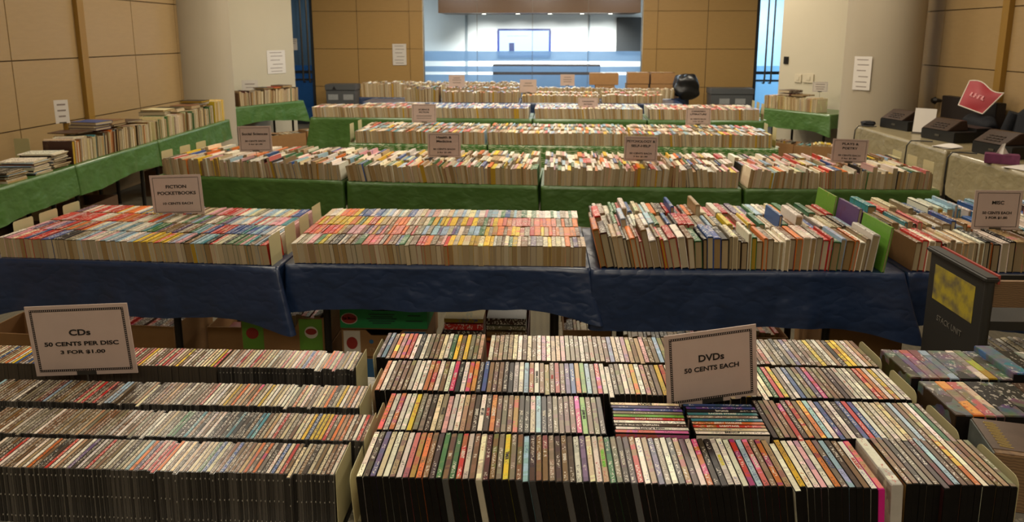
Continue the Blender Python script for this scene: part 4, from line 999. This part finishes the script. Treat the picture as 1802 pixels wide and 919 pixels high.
plate('light_switch', 'ivory light switch on the white wall, the one nearer the glass door', 'light switch', ray_line(1405, 138, *WR) + WRN, .13, .13, radians(-56.8), M_SW)
plate('light_switch', 'ivory light switch on the white wall, the one nearer the right column', 'light switch', ray_line(1423, 138, *WR) + WRN, .2, .14, radians(-56.8), M_SW)
for px, py, lb in ((1583, 173, 'grey round knob beside the right column'), (1648, 177, 'dark round knob above the dark cabinet')):
    c = W(px, py, x=5.24 if px > 1600 else 5.1); t = MB(); t.tube([(c.x - .02, c.y, c.z), (5.3, c.y, c.z)], [.035, .02], 14); t.tube([(c.x - .06, c.y, c.z), (c.x - .02, c.y, c.z)], [.03, .05], 14)
    o = link('door_pull', t.mesh('door_pull', M_STEELL if px < 1600 else M_STEEL)); tag(o, lb + ' on the panelled wall', 'door pull')
# ------------------------------------------------------------------ cartons under the tables
def carton(label, fr, w, d, h, m=None, open_top=True, z=0.0, flaps=(), panels=(), hand=True, name='carton', group=None, lid_low=None):
    """open carton; fr: front-middle on the floor. panels: (x0, x1, z0, z1, material) printed on the front"""
    m = m or M_CARD
    t = link(name, None, M=fr @ Matrix.Translation((0, 0, z))); tag(t, label, 'box', group)
    th = .006; mb = MB(); hw = w / 2
    mb.box(-hw, hw, 0, d, 0, th, 1)
    for (x0, x1, y0, y1) in ((-hw, -hw + th, 0, d), (hw - th, hw, 0, d), (-hw + th, hw - th, d - th, d)): mb.box(x0, x1, y0, y1, th, h, 0)
    if lid_low:   # front edge dips in the middle
        a, b = lid_low
        pr = [(-hw + th, th), (hw - th, th), (hw - th, h), (a, h), (a - .03, h - b), (-a + .03, h - b), (-a, h), (-hw + th, h)]
        mb.prism(pr, 0, th, 0)
    else: mb.box(-hw + th, hw - th, 0, th, th, h, 0)
    if not open_top: mb.box(-hw, hw, 0, d, h - th, h, 0); mb.box(-.025, .025, -.0008, d, h, h + .0008, 2)
    link('body', mb.mesh('body', [m, M_CARDIN, mat('packing_tape', 'b59a6c', .3)]), t)
    for s, ang in flaps:
        mb = MB()
        if s == 'f': mb.box(-hw, hw, -.16, 0, -.002, .002); M_ = Matrix.Translation((0, 0, h)) @ Matrix.Rotation(radians(ang), 4, 'X')
        elif s == 'b': mb.box(-hw, hw, 0, .16, -.002, .002); M_ = Matrix.Translation((0, d, h)) @ Matrix.Rotation(radians(ang), 4, 'X')
        elif s == 'l': mb.box(-.16, 0, 0, d, -.002, .002); M_ = Matrix.Translation((-hw, 0, h)) @ Matrix.Rotation(radians(ang), 4, 'Y')
        else: mb.box(0, .16, 0, d, -.002, .002); M_ = Matrix.Translation((hw, 0, h)) @ Matrix.Rotation(radians(ang), 4, 'Y')
        link('flap', mb.mesh('flap', M_CARDIN), t, M=M_)
    for (x0, x1, z0, z1, pm) in panels:
        mb = MB(); mb.box(x0, x1, -.0012, .0002, z0, z1); link('printed_panel', mb.mesh('printed_panel', pm), t)
    return t
def ellipse(t, x, z, rx, rz, m, y=-.0022, name='printed_badge'):
    mb = MB(); mb.prism([(x + rx * cos(2 * pi * k / 28), z + rz * sin(2 * pi * k / 28)) for k in range(28)], y, y + .001); link(name, mb.mesh(name, m), t)
def words_on(t, s, x, z, w, h, m): link('lettering', fit_text(s, w, h, m), t, M=Matrix.Translation((x, -.0026, z)) @ Matrix.Rotation(pi / 2, 4, 'X'))
def fill_up(fr, x0, x1, y, z, codes, lean, where, hs=(.8, 1.0), depth=.9):
    it = lay(fr, x0, x1, y, z, lambda M, c, w: put_book('paperback', M, c, next(k for k in KIND['paperback'] if k['t'] == w), (1, depth, random.uniform(*hs)), name='carton_book'), TP[2:], codes, lean, jy=.005)
    for i, (o, c, x) in enumerate(it): tag(o, '%s-spined paperback, %s from the left in the %s' % (CN[c][0], ordinal(i + 1), where), 'book', 'books in the cartons under the tables')
M_GRN = mat('printed_green', '1f8a4a', .6, var=.06); M_LIME = mat('printed_lime', '6a9c34', .6, var=.06); M_REDP = mat('printed_red', '9c2c24', .6, var=.1); M_WHP = mat('printed_white', 'd8cfc0', .6, var=.06)
M_BLUP = mat('printed_blue', '3a6a94', .6, var=.1); M_DGRN = mat('printed_dark_green', '1d4a3c', .6, var=.1); M_MAR = mat('printed_maroon', '5a241c', .7, var=.1); M_YELP = mat('printed_yellow', 'c2a03a', .6, var=.15)
carton('small brown carton left of the disc price sign, under the leftmost blue table', FR(-2.95, 3.62, -4), .34, .30, .23)
fr = FR(-2.25, 3.60, -4); carton('big brown open carton of books behind the disc price sign', fr, .52, .40, .30, flaps=())
fill_up(fr, -.24, .22, .03, .13, 'dkbrmd', rad((0, 10), (1, 5)), 'big brown carton behind the disc sign')
fr = FR(-1.735, 3.66, 0); carton('long open carton with a pale raised flap under the leftmost blue table', fr, .21, .42, .27, flaps=(('b', -70),))
n = 0
for k in range(5):
    o, t_ = flat('paperback', fr @ XF(.0, .06 + .02 * (k % 2), .02 + k * .035, radians(-2 + k)), 'drkxm'[k])
    tag(o, '%s paperback lying in the long carton with the pale flap' % CN['drkxm'[k]][0], 'book', 'books in the cartons under the tables')
# fruit boxes
fr = FR(-1.365, 3.53, 0)
t = carton('low tan fruit box with a dark green end, lower of the apple pair', fr, .46, .36, .19, panels=((.06, .21, .03, .17, M_DGRN), (.10, .19, .06, .11, M_YELP)))
t = carton('brown fruit box with lime end panels and apple badges, upper of the pair', fr, .45, .36, .19, z=.195, panels=((-.22, -.105, .01, .185, M_LIME), (.09, .215, .01, .185, M_LIME)), lid_low=(.10, .05))
ellipse(t, -.165, .10, .034, .032, M_REDP); ellipse(t, .155, .11, .036, .034, M_WHP); ellipse(t, .155, .115, .03, .018, M_REDP, -.003)
fill_up(fr, -.2, .2, .03, .26, 'rdkbwr', rad((0, 5), (1, 0)), 'upper lime-ended fruit box', (.8, .95))
fr = FR(-.825, 3.56, 0)
carton('blue and yellow fruit box at the bottom of the green-topped pile', fr, .44, .42, .15, panels=((-.21, .0, .01, .145, M_BLUP), (.0, .12, .01, .145, M_YELP)))
t = carton('brown fruit box with a blue end, in the middle of the green-topped pile', fr, .46, .42, .155, z=.155, panels=((-.22, -.13, .01, .15, M_WHP), (.11, .225, .01, .15, M_BLUP)), lid_low=(.10, .03))
ellipse(t, -.175, .08, .03, .035, M_REDP); ellipse(t, .165, .10, .034, .02, M_WHP); ellipse(t, .165, .10, .026, .013, M_REDP, -.003); ellipse(t, .0, .09, .014, .012, M_INK); ellipse(t, -.07, .09, .012, .012, M_BLUP); ellipse(t, .07, .09, .012, .012, M_YELP)
words_on(t, 'TROPICAL', -.01, .045, .15, .022, mat('faded_cream', 'a8875c', .6, var=0))
t = carton('bright green fruit box on top of its pile, with a red oval badge', fr, .47, .42, .15, m=M_GRN, z=.315, lid_low=(.09, .045))
ellipse(t, -.185, .06, .045, .032, M_WHP); ellipse(t, -.185, .06, .041, .028, M_REDP, -.003)
words_on(t, 'Del Monte', -.185, .062, .07, .02, M_WHP)
mb = MB()
for z, a, b in ((.085, -.08, .06), (.072, -.07, .05), (.06, -.09, .07), (.048, -.08, .06), (.036, -.06, .04), (.08, .13, .20), (.05, .12, .21)): mb.box(a, b, -.0026, -.0016, z - .003, z + .003)
link('small_print', mb.mesh('small_print', M_DGRN), t)
fill_up(fr, -.2, .2, .03, .36, 'wdkcbwrd', rad((0, 3), (1, -3)), 'bright green fruit box', (.72, .85))
# maroon box with books piled above the rim
fr = FR(-.285, 3.58, -1)
t = carton('maroon scalloped fruit box with books piled above its rim', fr, .47, .40, .285, m=M_MAR, lid_low=(.19, .035), panels=((-.17, .18, .07, .19, M_CARD),))
for k in range(5): ellipse(t, -.18 + .09 * k, .20, .05, .045, M_REDP, -.0028, 'scallop')
for sx in (-.115, .115):
    for k in range(4):
        K = random.choice(KIND['paperback'][3:]); c = ('kdre', 'obxd')[sx > 0][k]
        o = put_book('paperback', fr @ XF(sx, .09, .245 + .036 * k, 0) @ Matrix.Rotation(radians(-90), 4, 'Z') @ Matrix.Rotation(radians(0), 4, 'Y') @ Matrix.Translation((K['t'] * 0, -.106, 0)) @ Matrix.Rotation(pi / 2, 4, 'Y') @ Matrix.Translation((0, 0, -.07)), c, K, name='carton_book')
        tag(o, '%s paperback lying in the maroon box, %s up in the %s pile' % (CN[c][0], ordinal(k + 1), 'left' if sx < 0 else 'right'), 'book', 'books in the cartons under the tables')
fr = FR(.265, 3.60, 0); carton('open carton with tall inner walls below the third blue table', fr, .255, .40, .31)
fill_up(fr, -.115, .115, .04, .14, 'cdtbc', rad((0, -14), (1, -10)), 'open carton below the cloth seam')
fr = FR(.70, 3.62, -3); carton('brown carton of loose books under the third blue table', fr, .44, .36, .22, flaps=(('b', -60),))
fill_up(fr, -.2, .2, .04, .12, 'cbtdcrkt', rad((0, -14), (1, -8)), 'brown carton under the third blue table')
fr = FR(1.17, 3.7, 0); carton('brown carton behind the film price sign', fr, .40, .36, .24)
fill_up(fr, -.18, .18, .03, .13, 'tcrbtg', rad((0, 6), (1, 2)), 'carton behind the film price sign')
fr = FR(1.70, 3.56, -3); carton('deep empty brown carton by the right end of the third blue table', fr, .40, .46, .36)
# cartons by the columns and under the far tables
for k, (x, y, yaw, w) in enumerate(((-4.28, 11.0, 40, .42), (-3.98, 11.30, 40, .40), (-3.72, 11.75, 45, .40))):
    fr = FR(x, y, yaw); carton('brown open carton under the left side table, %s from the left' % ordinal(k + 1), fr, w, .32, .30, flaps=(('l', 10),) if k == 1 else ())
    fill_up(fr, -w / 2 + .03, w / 2 - .04, .03, .17, 'kxdc', rad((0, 0), (1, 0)), 'carton %s under the left side table' % ('first', 'second', 'third')[k], (.9, 1.0))
for k, (x, y, yaw, w, h) in enumerate(((3.55, 10.6, -40, .46, .30), (3.86, 10.2, -35, .42, .30), (3.80, 9.45, -20, .36, .42))):
    fr = FR(x, y, yaw); carton('brown open carton under the right side table, %s from the left' % ordinal(k + 1), fr, w, .34, h)
    fill_up(fr, -w / 2 + .02, w / 2 - .02, .03, h - .12, ('kdb', 'Tkx', 'ycy')[k], rad((0, 0), (1, 0)), 'carton %s under the right side table' % ('first', 'second', 'third')[k], (.9, 1.1))
for k, (u, v) in enumerate(((.24, .1), (.76, .15), (1.74, .1), (2.28, .12), (3.3, .1), (5.0, .12))):
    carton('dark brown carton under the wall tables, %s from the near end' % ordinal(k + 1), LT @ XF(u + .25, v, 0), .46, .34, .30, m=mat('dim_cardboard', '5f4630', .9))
zb = TZ
M_TAPE = M_CARD
for k, (x, y, z, w, h, lb) in enumerate(((1.24, 13.55, .0, .36, .20, 'narrower lower carton of the left pile'), (1.22, 13.55, .202, .54, .22, 'wide upper carton of the left pile'), (1.86, 13.6, .0, .40, .22, 'lower carton of the middle pile'), (1.87, 13.6, .222, .40, .21, 'upper carton of the middle pile'), (2.36, 13.6, .0, .52, .22, 'lower carton of the right pile'), (2.33, 13.6, .222, .44, .21, 'upper carton of the right pile'))):
    carton('closed brown %s before the glass wall' % lb, FR(x, y, -2 + k % 3), w, .34, h, open_top=False, z=TZ + .006 + z)
# ------------------------------------------------------------------ book cart
M_CART = mat('grey_cart_enamel', '35332f', .5, .2, var=.1, vscale=14)
t = link('book_cart', None, M=XF(1.63, 2.53, 0)); tag(t, 'dark grey metal book cart with a yellow sticker on its end panel', 'cart')
def cart_end(x0, x1, slope):
    mb = MB(); mb.prism([(0, .10), (.37, .10), (.37, .985), (0, .985)], x0, x1, axis='x'); return bevel(mb.mesh('end_panel', M_CART), .004)
link('end_panel', cart_end(0, .028, 0), t); link('end_panel', cart_end(.80, .828, 0), t)
for x in (-.012, .788):
    mb = MB(); mb.box(x, x + .052, -.018, .388, .985, 1.005); link('top_rail', bevel(mb.mesh('top_rail', M_CART), .006, 3), t)
for x in (.0, .8):
    mb = MB(); mb.tube([(x + .014, 0, .10), (x + .014, 0, .985)], .016, 10); link('corner_post', mb.mesh('corner_post', M_CART), t)
for z in (.83, .50, .16):
    mb = MB(); mb.box(.028, .80, .005, .365, z - .035, z); mb.box(.028, .80, .355, .368, z, z + .06); link('shelf', mb.mesh('shelf', M_CART), t)
for x in (.06, .77):
    for y in (.05, .32):
        mb = MB(); mb.tube([(x - .012, y, .045), (x + .012, y, .045)], .045, 18); mb.box(x - .016, x + .016, y - .012, y + .012, .045, .105); link('caster', mb.mesh('caster', M_BLACKP), t)
def sticker():
    g = NT('yellow_sticker'); f = g.noise(g.coord(), 16, 6); k = g.math('MULTIPLY', g.math('SUBTRACT', f, .42), 4)
    g.base(g.mix(k, hexc('b9a63a'), hexc('6f6650'))); g.p.inputs['Roughness'].default_value = .4; return g.m
mb = MB(); mb.box(-.0012, .001, .055, .325, .80, .945); link('sticker', mb.mesh('sticker', sticker()), t)
link('lettering', fit_text('STACK UNIT', .17, .024, mat('pencil_grey', '6c675e', .7, var=0), .004), t, M=Matrix.Translation((-.0016, .19, .735)) @ Matrix.Rotation(-pi / 2, 4, 'Z') @ Matrix.Rotation(pi / 2, 4, 'X'))
mb = MB(); mb.box(-.0012, .001, .075, .10, .62, .638); link('white_tag', mb.mesh('white_tag', M_WHP), t)
mb = MB(); mb.box(.028, .80, .004, .022, .885, .985); link('front_panel', mb.mesh('front_panel', M_GRAIN), t)
mb = MB(); mb.box(.041, .05, 0, .37, .975, 1.008); link('red_liner', mb.mesh('red_liner', mat('red_liner', 'a8453a', .6)), t)
frc = FR(1.70, 2.55, 0)
it = lay(frc, .0, .68, .01, .5012, lambda M, c, w: put_book('hardcover', M, c, next(k for k in KIND['hardcover'] if k['t'] == w), (1, 1, random.uniform(.9, 1.1))), HT[:3], 'cxwtbwkdc', rad((0, -9), (1, -6)))
name_row(it, 'hardcover book', 'on the lower cart shelf', 'book', 'books on the cart')
it = lay(frc, .0, .68, .01, .1612, lambda M, c, w: put_book('hardcover', M, c, next(k for k in KIND['hardcover'] if k['t'] == w), (1, 1, random.uniform(.9, 1.1))), HT[:3], 'kdxkm', rad((0, -9), (1, -6)))
name_row(it, 'hardcover book', 'on the bottom cart shelf', 'book', 'books on the cart')
# ------------------------------------------------------------------ checkout tables
M_KEYS = mat('brown_smoked_plastic', '3a2a22', .3, var=.15, vscale=40)
def register(x, y, yaw, label):
    t = link('cash_register', None, M=XF(x, y, TZ, yaw)); tag(t, label, 'cash register')
    mb = MB(); mb.box(-.24, .24, 0, .50, 0, .115); link('cash_drawer', bevel(mb.mesh('cash_drawer', M_BLACKP), .008), t)
    mb = MB(); mb.prism([(.0, .117), (.27, .117), (.24, .225), (.17, .225)], -.23, .13, axis='x'); link('head', bevel(mb.mesh('head', M_KEYS), .006), t)
    mb = MB()
    for i in range(4):
        for j in range(3): mb.box(-.14 + i * .05, -.105 + i * .05, .03 + j * .03, .05 + j * .03, .13 + j * .019, .148 + j * .019)
    link('keypad', mb.mesh('keypad', mat('key_grey', '3c322c', .5)), t)
    mb = MB(); mb.box(-.22, .22, .28, .49, .115, .15); link('tray', mb.mesh('tray', M_BLACKP), t)
    mb = MB(); mb.box(-.03, .03, -.006, .001, .05, .07); link('lock', mb.mesh('lock', M_STEELL), t)
register(4.325, 8.80, radians(-76), 'black cash register with a sloped brown head, farthest of three')
register(4.335, 7.85, radians(-77), 'black cash register with a sloped brown head, middle of three')
register(4.29, 6.83, radians(-79), 'black cash register with a sloped brown head, nearest of three')
def soft(name, label, cat, loc, size, m, seed=0, yaw=0.0, amp=.18, parts=None, squash=1.0):
    """a crumpled soft body resting on its base"""
    rnd = random.Random(seed); ph = [rnd.uniform(0, 6.3) for _ in range(9)]
    def fn(u, v):
        a = u * 2 * pi; b = v * pi; r = 1 + amp * (sin(3 * a + ph[0] + 2 * b) * .5 + sin(5 * a + ph[1]) * .3 * sin(b * 3 + ph[2]) + sin(b * 6 + ph[3] + a) * .35)
        e = .65
        sx = math.copysign(abs(cos(a)) ** e, cos(a)); sy = math.copysign(abs(sin(a)) ** e, sin(a))
        return (size[0] / 2 * r * sx * sin(b) ** .6, size[1] / 2 * r * sy * sin(b) ** .6, size[2] * (.5 - .5 * cos(b)) * (1 + .08 * sin(4 * a + ph[4]) * sin(b)))
    mb = MB(); mb.grid(fn, 40, 22, closed=True)
    return tag(link(name, mb.mesh(name, m), M=XF(*loc, yaw)), label, cat)
M_NAVY = mat('black_cloth', '15161c', .9, var=.3, vscale=20, bump=.4); M_DARKC = mat('charcoal_cloth', '1d1b1c', .9, var=.3, vscale=20, bump=.4)
soft('folded_scarf', 'small black cloth heap at the far end of the checkout table', 'cloth', (4.15, 9.08, TZ), (.16, .13, .07), M_NAVY, 5)
t = link('card_stand', None, M=XF(4.45, 8.36, TZ, radians(-40))); tag(t, 'white blank card standing upright behind the middle cash register', 'card')
mb = MB(); mb.box(-.11, .11, -.001, .001, .02, .30, 0, Matrix.Rotation(radians(-12), 4, 'X')); link('card', mb.mesh('card', M_PAPER), t)
mb = MB(); mb.box(-.11, .11, -.04, .09, 0, .012); link('holder', mb.mesh('holder', M_STEELL), t)
def paper_heap(label, x, y, yaw, n, w, d, z=TZ, m=None):
    t = link('paper_pile', None, M=XF(x, y, z, yaw)); tag(t, label, 'papers')
    for k in range(n):
        def fn(u, v, k=k): return ((u - .5) * w, (v - .5) * d, .002 + .004 * k + .02 * (u * u) * (1 if k == n - 1 else 0) * sin(v * 3))
        mb = MB(); mb.grid(fn, 8, 8); o = link('sheet', mb.mesh('sheet', m or M_PAPER), t, rot=(0, 0, .12 * k))
paper_heap('loose white papers between the middle and nearest cash registers', 4.17, 7.34, .2, 4, .20, .20)
paper_heap('white sheet lying at the near end of the checkout table', 4.2, 6.12, .3, 2, .26, .34)
t = link('tissue_box', None, M=XF(4.14, 6.43, TZ, radians(-30))); tag(t, 'purple and red tissue box with a white tissue sticking out', 'tissue box')
mb = MB(); mb.box(-.13, .13, -.065, .065, 0, .085); link('carton_body', bevel(mb.mesh('carton_body', mat('purple_floral_print', '6a2f52', .5, var=.6, vscale=22)), .004), t)
mb = MB(); mb.grid(lambda u, v: ((u - .5) * .10 * (1 - v * .75) + .02 * v * sin(5 * u), .02 * sin(u * 9) * (1 - v), .084 + .085 * v + .012 * sin(u * 7) * v), 14, 8); link('tissue', mb.mesh('tissue', mat('tissue_white', 'ded8cf', .9)), t)
o = MB(); o.box(-.14, .14, -.1, .1, 0, .02); o = link('notebook', bevel(o.mesh('notebook', mat('notebook_white', 'bdb4a6', .7)), .003), M=XF(4.14, 5.72, TZ, radians(-25))); tag(o, 'pale notebook beside the tissue box', 'notebook')
for k, (y, dz) in enumerate(((9.0, .38), (7.72, .42), (6.94, .52))):
    mb = MB(); x = 4.05; mb.tube([(x + .12, y - .1, TZ + .02), (x + .02, y, TZ + .014), (x - .05, y + .01, TZ + .012), (x - .085, y + .015, TZ - .04), (x - .09, y + .02, TZ - dz * .5), (x - .085, y - .03, TZ - dz - .05), (x - .02, y - .1, .25), (x - .02, y - .14, .03)], .007, 8)
    o = link('power_cord', mb.mesh('power_cord', M_BLACKP)); tag(o, 'black cord hanging over the beige cloth, %s' % ('farthest of three', 'middle of three', 'nearest of three')[k], 'cord', None)
# dark cabinet, red bag, coats on chairs
t = link('cabinet', None, M=XF(4.93, 8.05, 0)); tag(t, 'dark low cabinet with an upright back panel, against the right panelled wall', 'cabinet')
mb = MB(); mb.box(0, .30, 0, 1.2, .06, .72); link('body', bevel(mb.mesh('body', M_DKW), .006), t)
mb = MB(); mb.box(-.02, .32, -.02, 1.22, .722, .745); link('top', bevel(mb.mesh('top', M_DKW), .004), t)
mb = MB(); mb.box(.20, .31, .12, 1.22, .745, 1.12); link('back_panel', bevel(mb.mesh('back_panel', M_DKW), .006), t)
for y in (.02, .61):
    mb = MB(); mb.box(-.018, 0, y, y + .57, .09, .70); d = link('door', mb.mesh('door', M_DKW), t); mb = MB(); mb.tube([(-.04, y + .5, .4), (-.018, y + .5, .4)], .012, 10); link('knob', mb.mesh('knob', M_STEELL), d)
paper_heap('loose pale papers on the dark cabinet ledge', 5.0, 8.88, .0, 3, .13, .3, TZ + .004); paper_heap('crumpled coloured papers on the dark cabinet beside the red bag', 4.985, 8.68, .1, 4, .10, .16, TZ + .004, mat('mixed_print', 'a58a70', .7, var=.5, vscale=12))
def chair(x, y, yaw, label):
    t = link('chair', None, M=XF(x, y, 0, yaw)); tag(t, label, 'chair')
    mb = MB(); mb.box(-.23, .23, -.22, .22, .42, .48); link('seat', bevel(mb.mesh('seat', M_DARKC), .02, 3), t)
    mb = MB(); mb.box(-.22, .22, .20, .25, .58, 1.04); link('backrest', bevel(mb.mesh('backrest', M_DARKC), .02, 3), t)
    for sx in (-.19, .19):
        mb = MB(); mb.tube([(sx, .225, .44), (sx, .235, .62)], .012, 8); link('back_post', mb.mesh('back_post', M_STEEL), t)
        for sy in (-.18, .2):
            mb = MB(); mb.tube([(sx, sy, .43), (sx * 1.08, sy * 1.08, .0)], .013, 8); link('leg', mb.mesh('leg', M_STEEL), t)
def coat(x, y, yaw, m, label, seed, top=1.16):
    rnd = random.Random(seed); p = [rnd.uniform(0, 6) for _ in range(6)]
    def fn(u, v):
        a = u * 2 * pi; w = .27 + .05 * v + .02 * sin(9 * a + p[0]) * v; dp = (.042 + .03 * v) + .014 * sin(7 * a + p[1]) * v
        z = top - v * (.62 + .05 * sin(3 * a + p[2])) - .07 * (abs(cos(a)) ** 3) * (1 - v)
        k = min(1.0, v * 7) ** .5
        return (math.copysign(abs(cos(a)) ** .5, cos(a)) * w * (.25 + .75 * k), math.copysign(abs(sin(a)) ** .5, sin(a)) * dp * k, z)
    t = link('coat', None, M=XF(x, y, 0, yaw)); tag(t, label, 'coat')
    mb = MB(); mb.grid(fn, 56, 22, closed=True); link('body', mb.mesh('body', m), t)
    for s in (-1, 1):
        mb = MB(); mb.tube([(s * .30, -.02, top - .12), (s * .35, -.06, top - .32), (s * .34, -.10, top - .58)], [.065, .058, .05], 14); link('sleeve', mb.mesh('sleeve', m), t)
    mb = MB(); mb.tube([(-.09, -.03, top - .02), (-.05, -.06, top + .03), (.05, -.06, top + .03), (.09, -.03, top - .02)], .028, 10); link('collar', mb.mesh('collar', m), t)
chair(4.97, 7.61, radians(-90), 'dark chair behind the checkout tables, under the first black coat')
coat(5.195, 7.61, radians(-90), M_NAVY, 'black coat draped over a chair, right beside the red bag', 3)
chair(4.97, 6.55, radians(-90), 'dark chair behind the checkout tables, at the edge of view')
coat(5.195, 6.55, radians(-90), M_DARKC, 'black coat draped over the chair at the edge of view', 8, 1.22)
soft('backpack', 'crumpled black bag under the red bag on the dark cabinet', 'bag', (5.02, 8.28, TZ + .006), (.17, .52, .24), M_NAVY, 14)
t = link('tote_bag', None, M=XF(4.90, 8.26, TZ + .30, radians(-58), radians(-25), radians(16))); tag(t, 'red flat bag with white edging lying against the black coat', 'bag')
M_REDB = mat('red_bag_print', '98121f', .5, var=.1)
def bagf(s): return lambda u, v: ((u - .5) * (.30 + .12 * v), s * (.035 * sin(pi * u) * sin(pi * v) + .003), v * .30 + .03 * sin(u * 6) * v)
mb = MB(); mb.grid(bagf(-1), 14, 14); mb.grid(bagf(1), 14, 14); link('body', mb.mesh('body', M_REDB), t)
mb = MB(); P = [bagf(0)(u, v) for u, v in [(k / 10, 0) for k in range(11)] + [(1, k / 10) for k in range(1, 11)] + [(1 - k / 10, 1) for k in range(1, 11)] + [(0, 1 - k / 10) for k in range(1, 11)]]
mb.tube([Vector(p) for p in P], .007, 8); link('edging', mb.mesh('edging', M_WHP), t)
mb = MB()
for k in range(4): mb.box(-.085 + k * .045, -.065 + k * .045, -.040, -.036, .13, .18); mb.box(-.085 + k * .045, -.05 + k * .045, -.040, -.036, .13 + .02 * (k % 3), .14 + .02 * (k % 3))
link('white_marks', mb.mesh('white_marks', mat('pale_pink_print', 'd68a8c', .6)), t)
# bins, bags, drapes at the back
M_BIN = mat('grey_bin_plastic', '56585a', .5, var=.06)
def recycle_bin(x, y, w, h, label, tri):
    t = link('recycling_bin', None, M=XF(x, y, 0)); tag(t, label, 'bin')
    mb = MB(); mb.prism([(-w / 2 + .03, 0), (w / 2 - .03, 0), (w / 2, h - .12), (-w / 2, h - .12)], 0, .42); link('body', bevel(mb.mesh('body', M_BIN), .01), t)
    mb = MB(); mb.box(-w / 2 - .012, w / 2 + .012, -.012, .432, h - .12, h); link('lid', bevel(mb.mesh('lid', M_BIN), .012), t)
    for dx in (-.15, .16):
        mb = MB(); mb.box(dx - .1, dx + .1, -.004, .001, h - .31 - .0, h - .20); link('label_sheet', mb.mesh('label_sheet', mat('bin_label', '9a9c9c', .6, var=.3, vscale=40)), t)
    if tri:
        mb = MB(); mb.prism([(-.16, h - .10), (-.08, h - .10), (-.12, h - .03)], -.016, -.011); link('triangle_mark', mb.mesh('triangle_mark', M_INK), t)
recycle_bin(-4.02, 14.25, .60, .90, 'grey recycling bin with a dark triangle mark, by the left glass door', True)
recycle_bin(3.82, 14.25, .82, .84, 'wide grey recycling bin before the right amber panels', False)
soft('garbage_bag', 'black bag slumped on the far table beside the cartons', 'bag', (2.62, 12.78, TZ), (.40, .34, .46), mat('black_film', '0f1013', .35, var=.2, bump=.5, bscale=14), 21, amp=.22)
soft('knapsack', 'small black bag behind the slumped black bag', 'bag', (2.62, 13.32, TZ + .01), (.30, .26, .40), M_NAVY, 23)
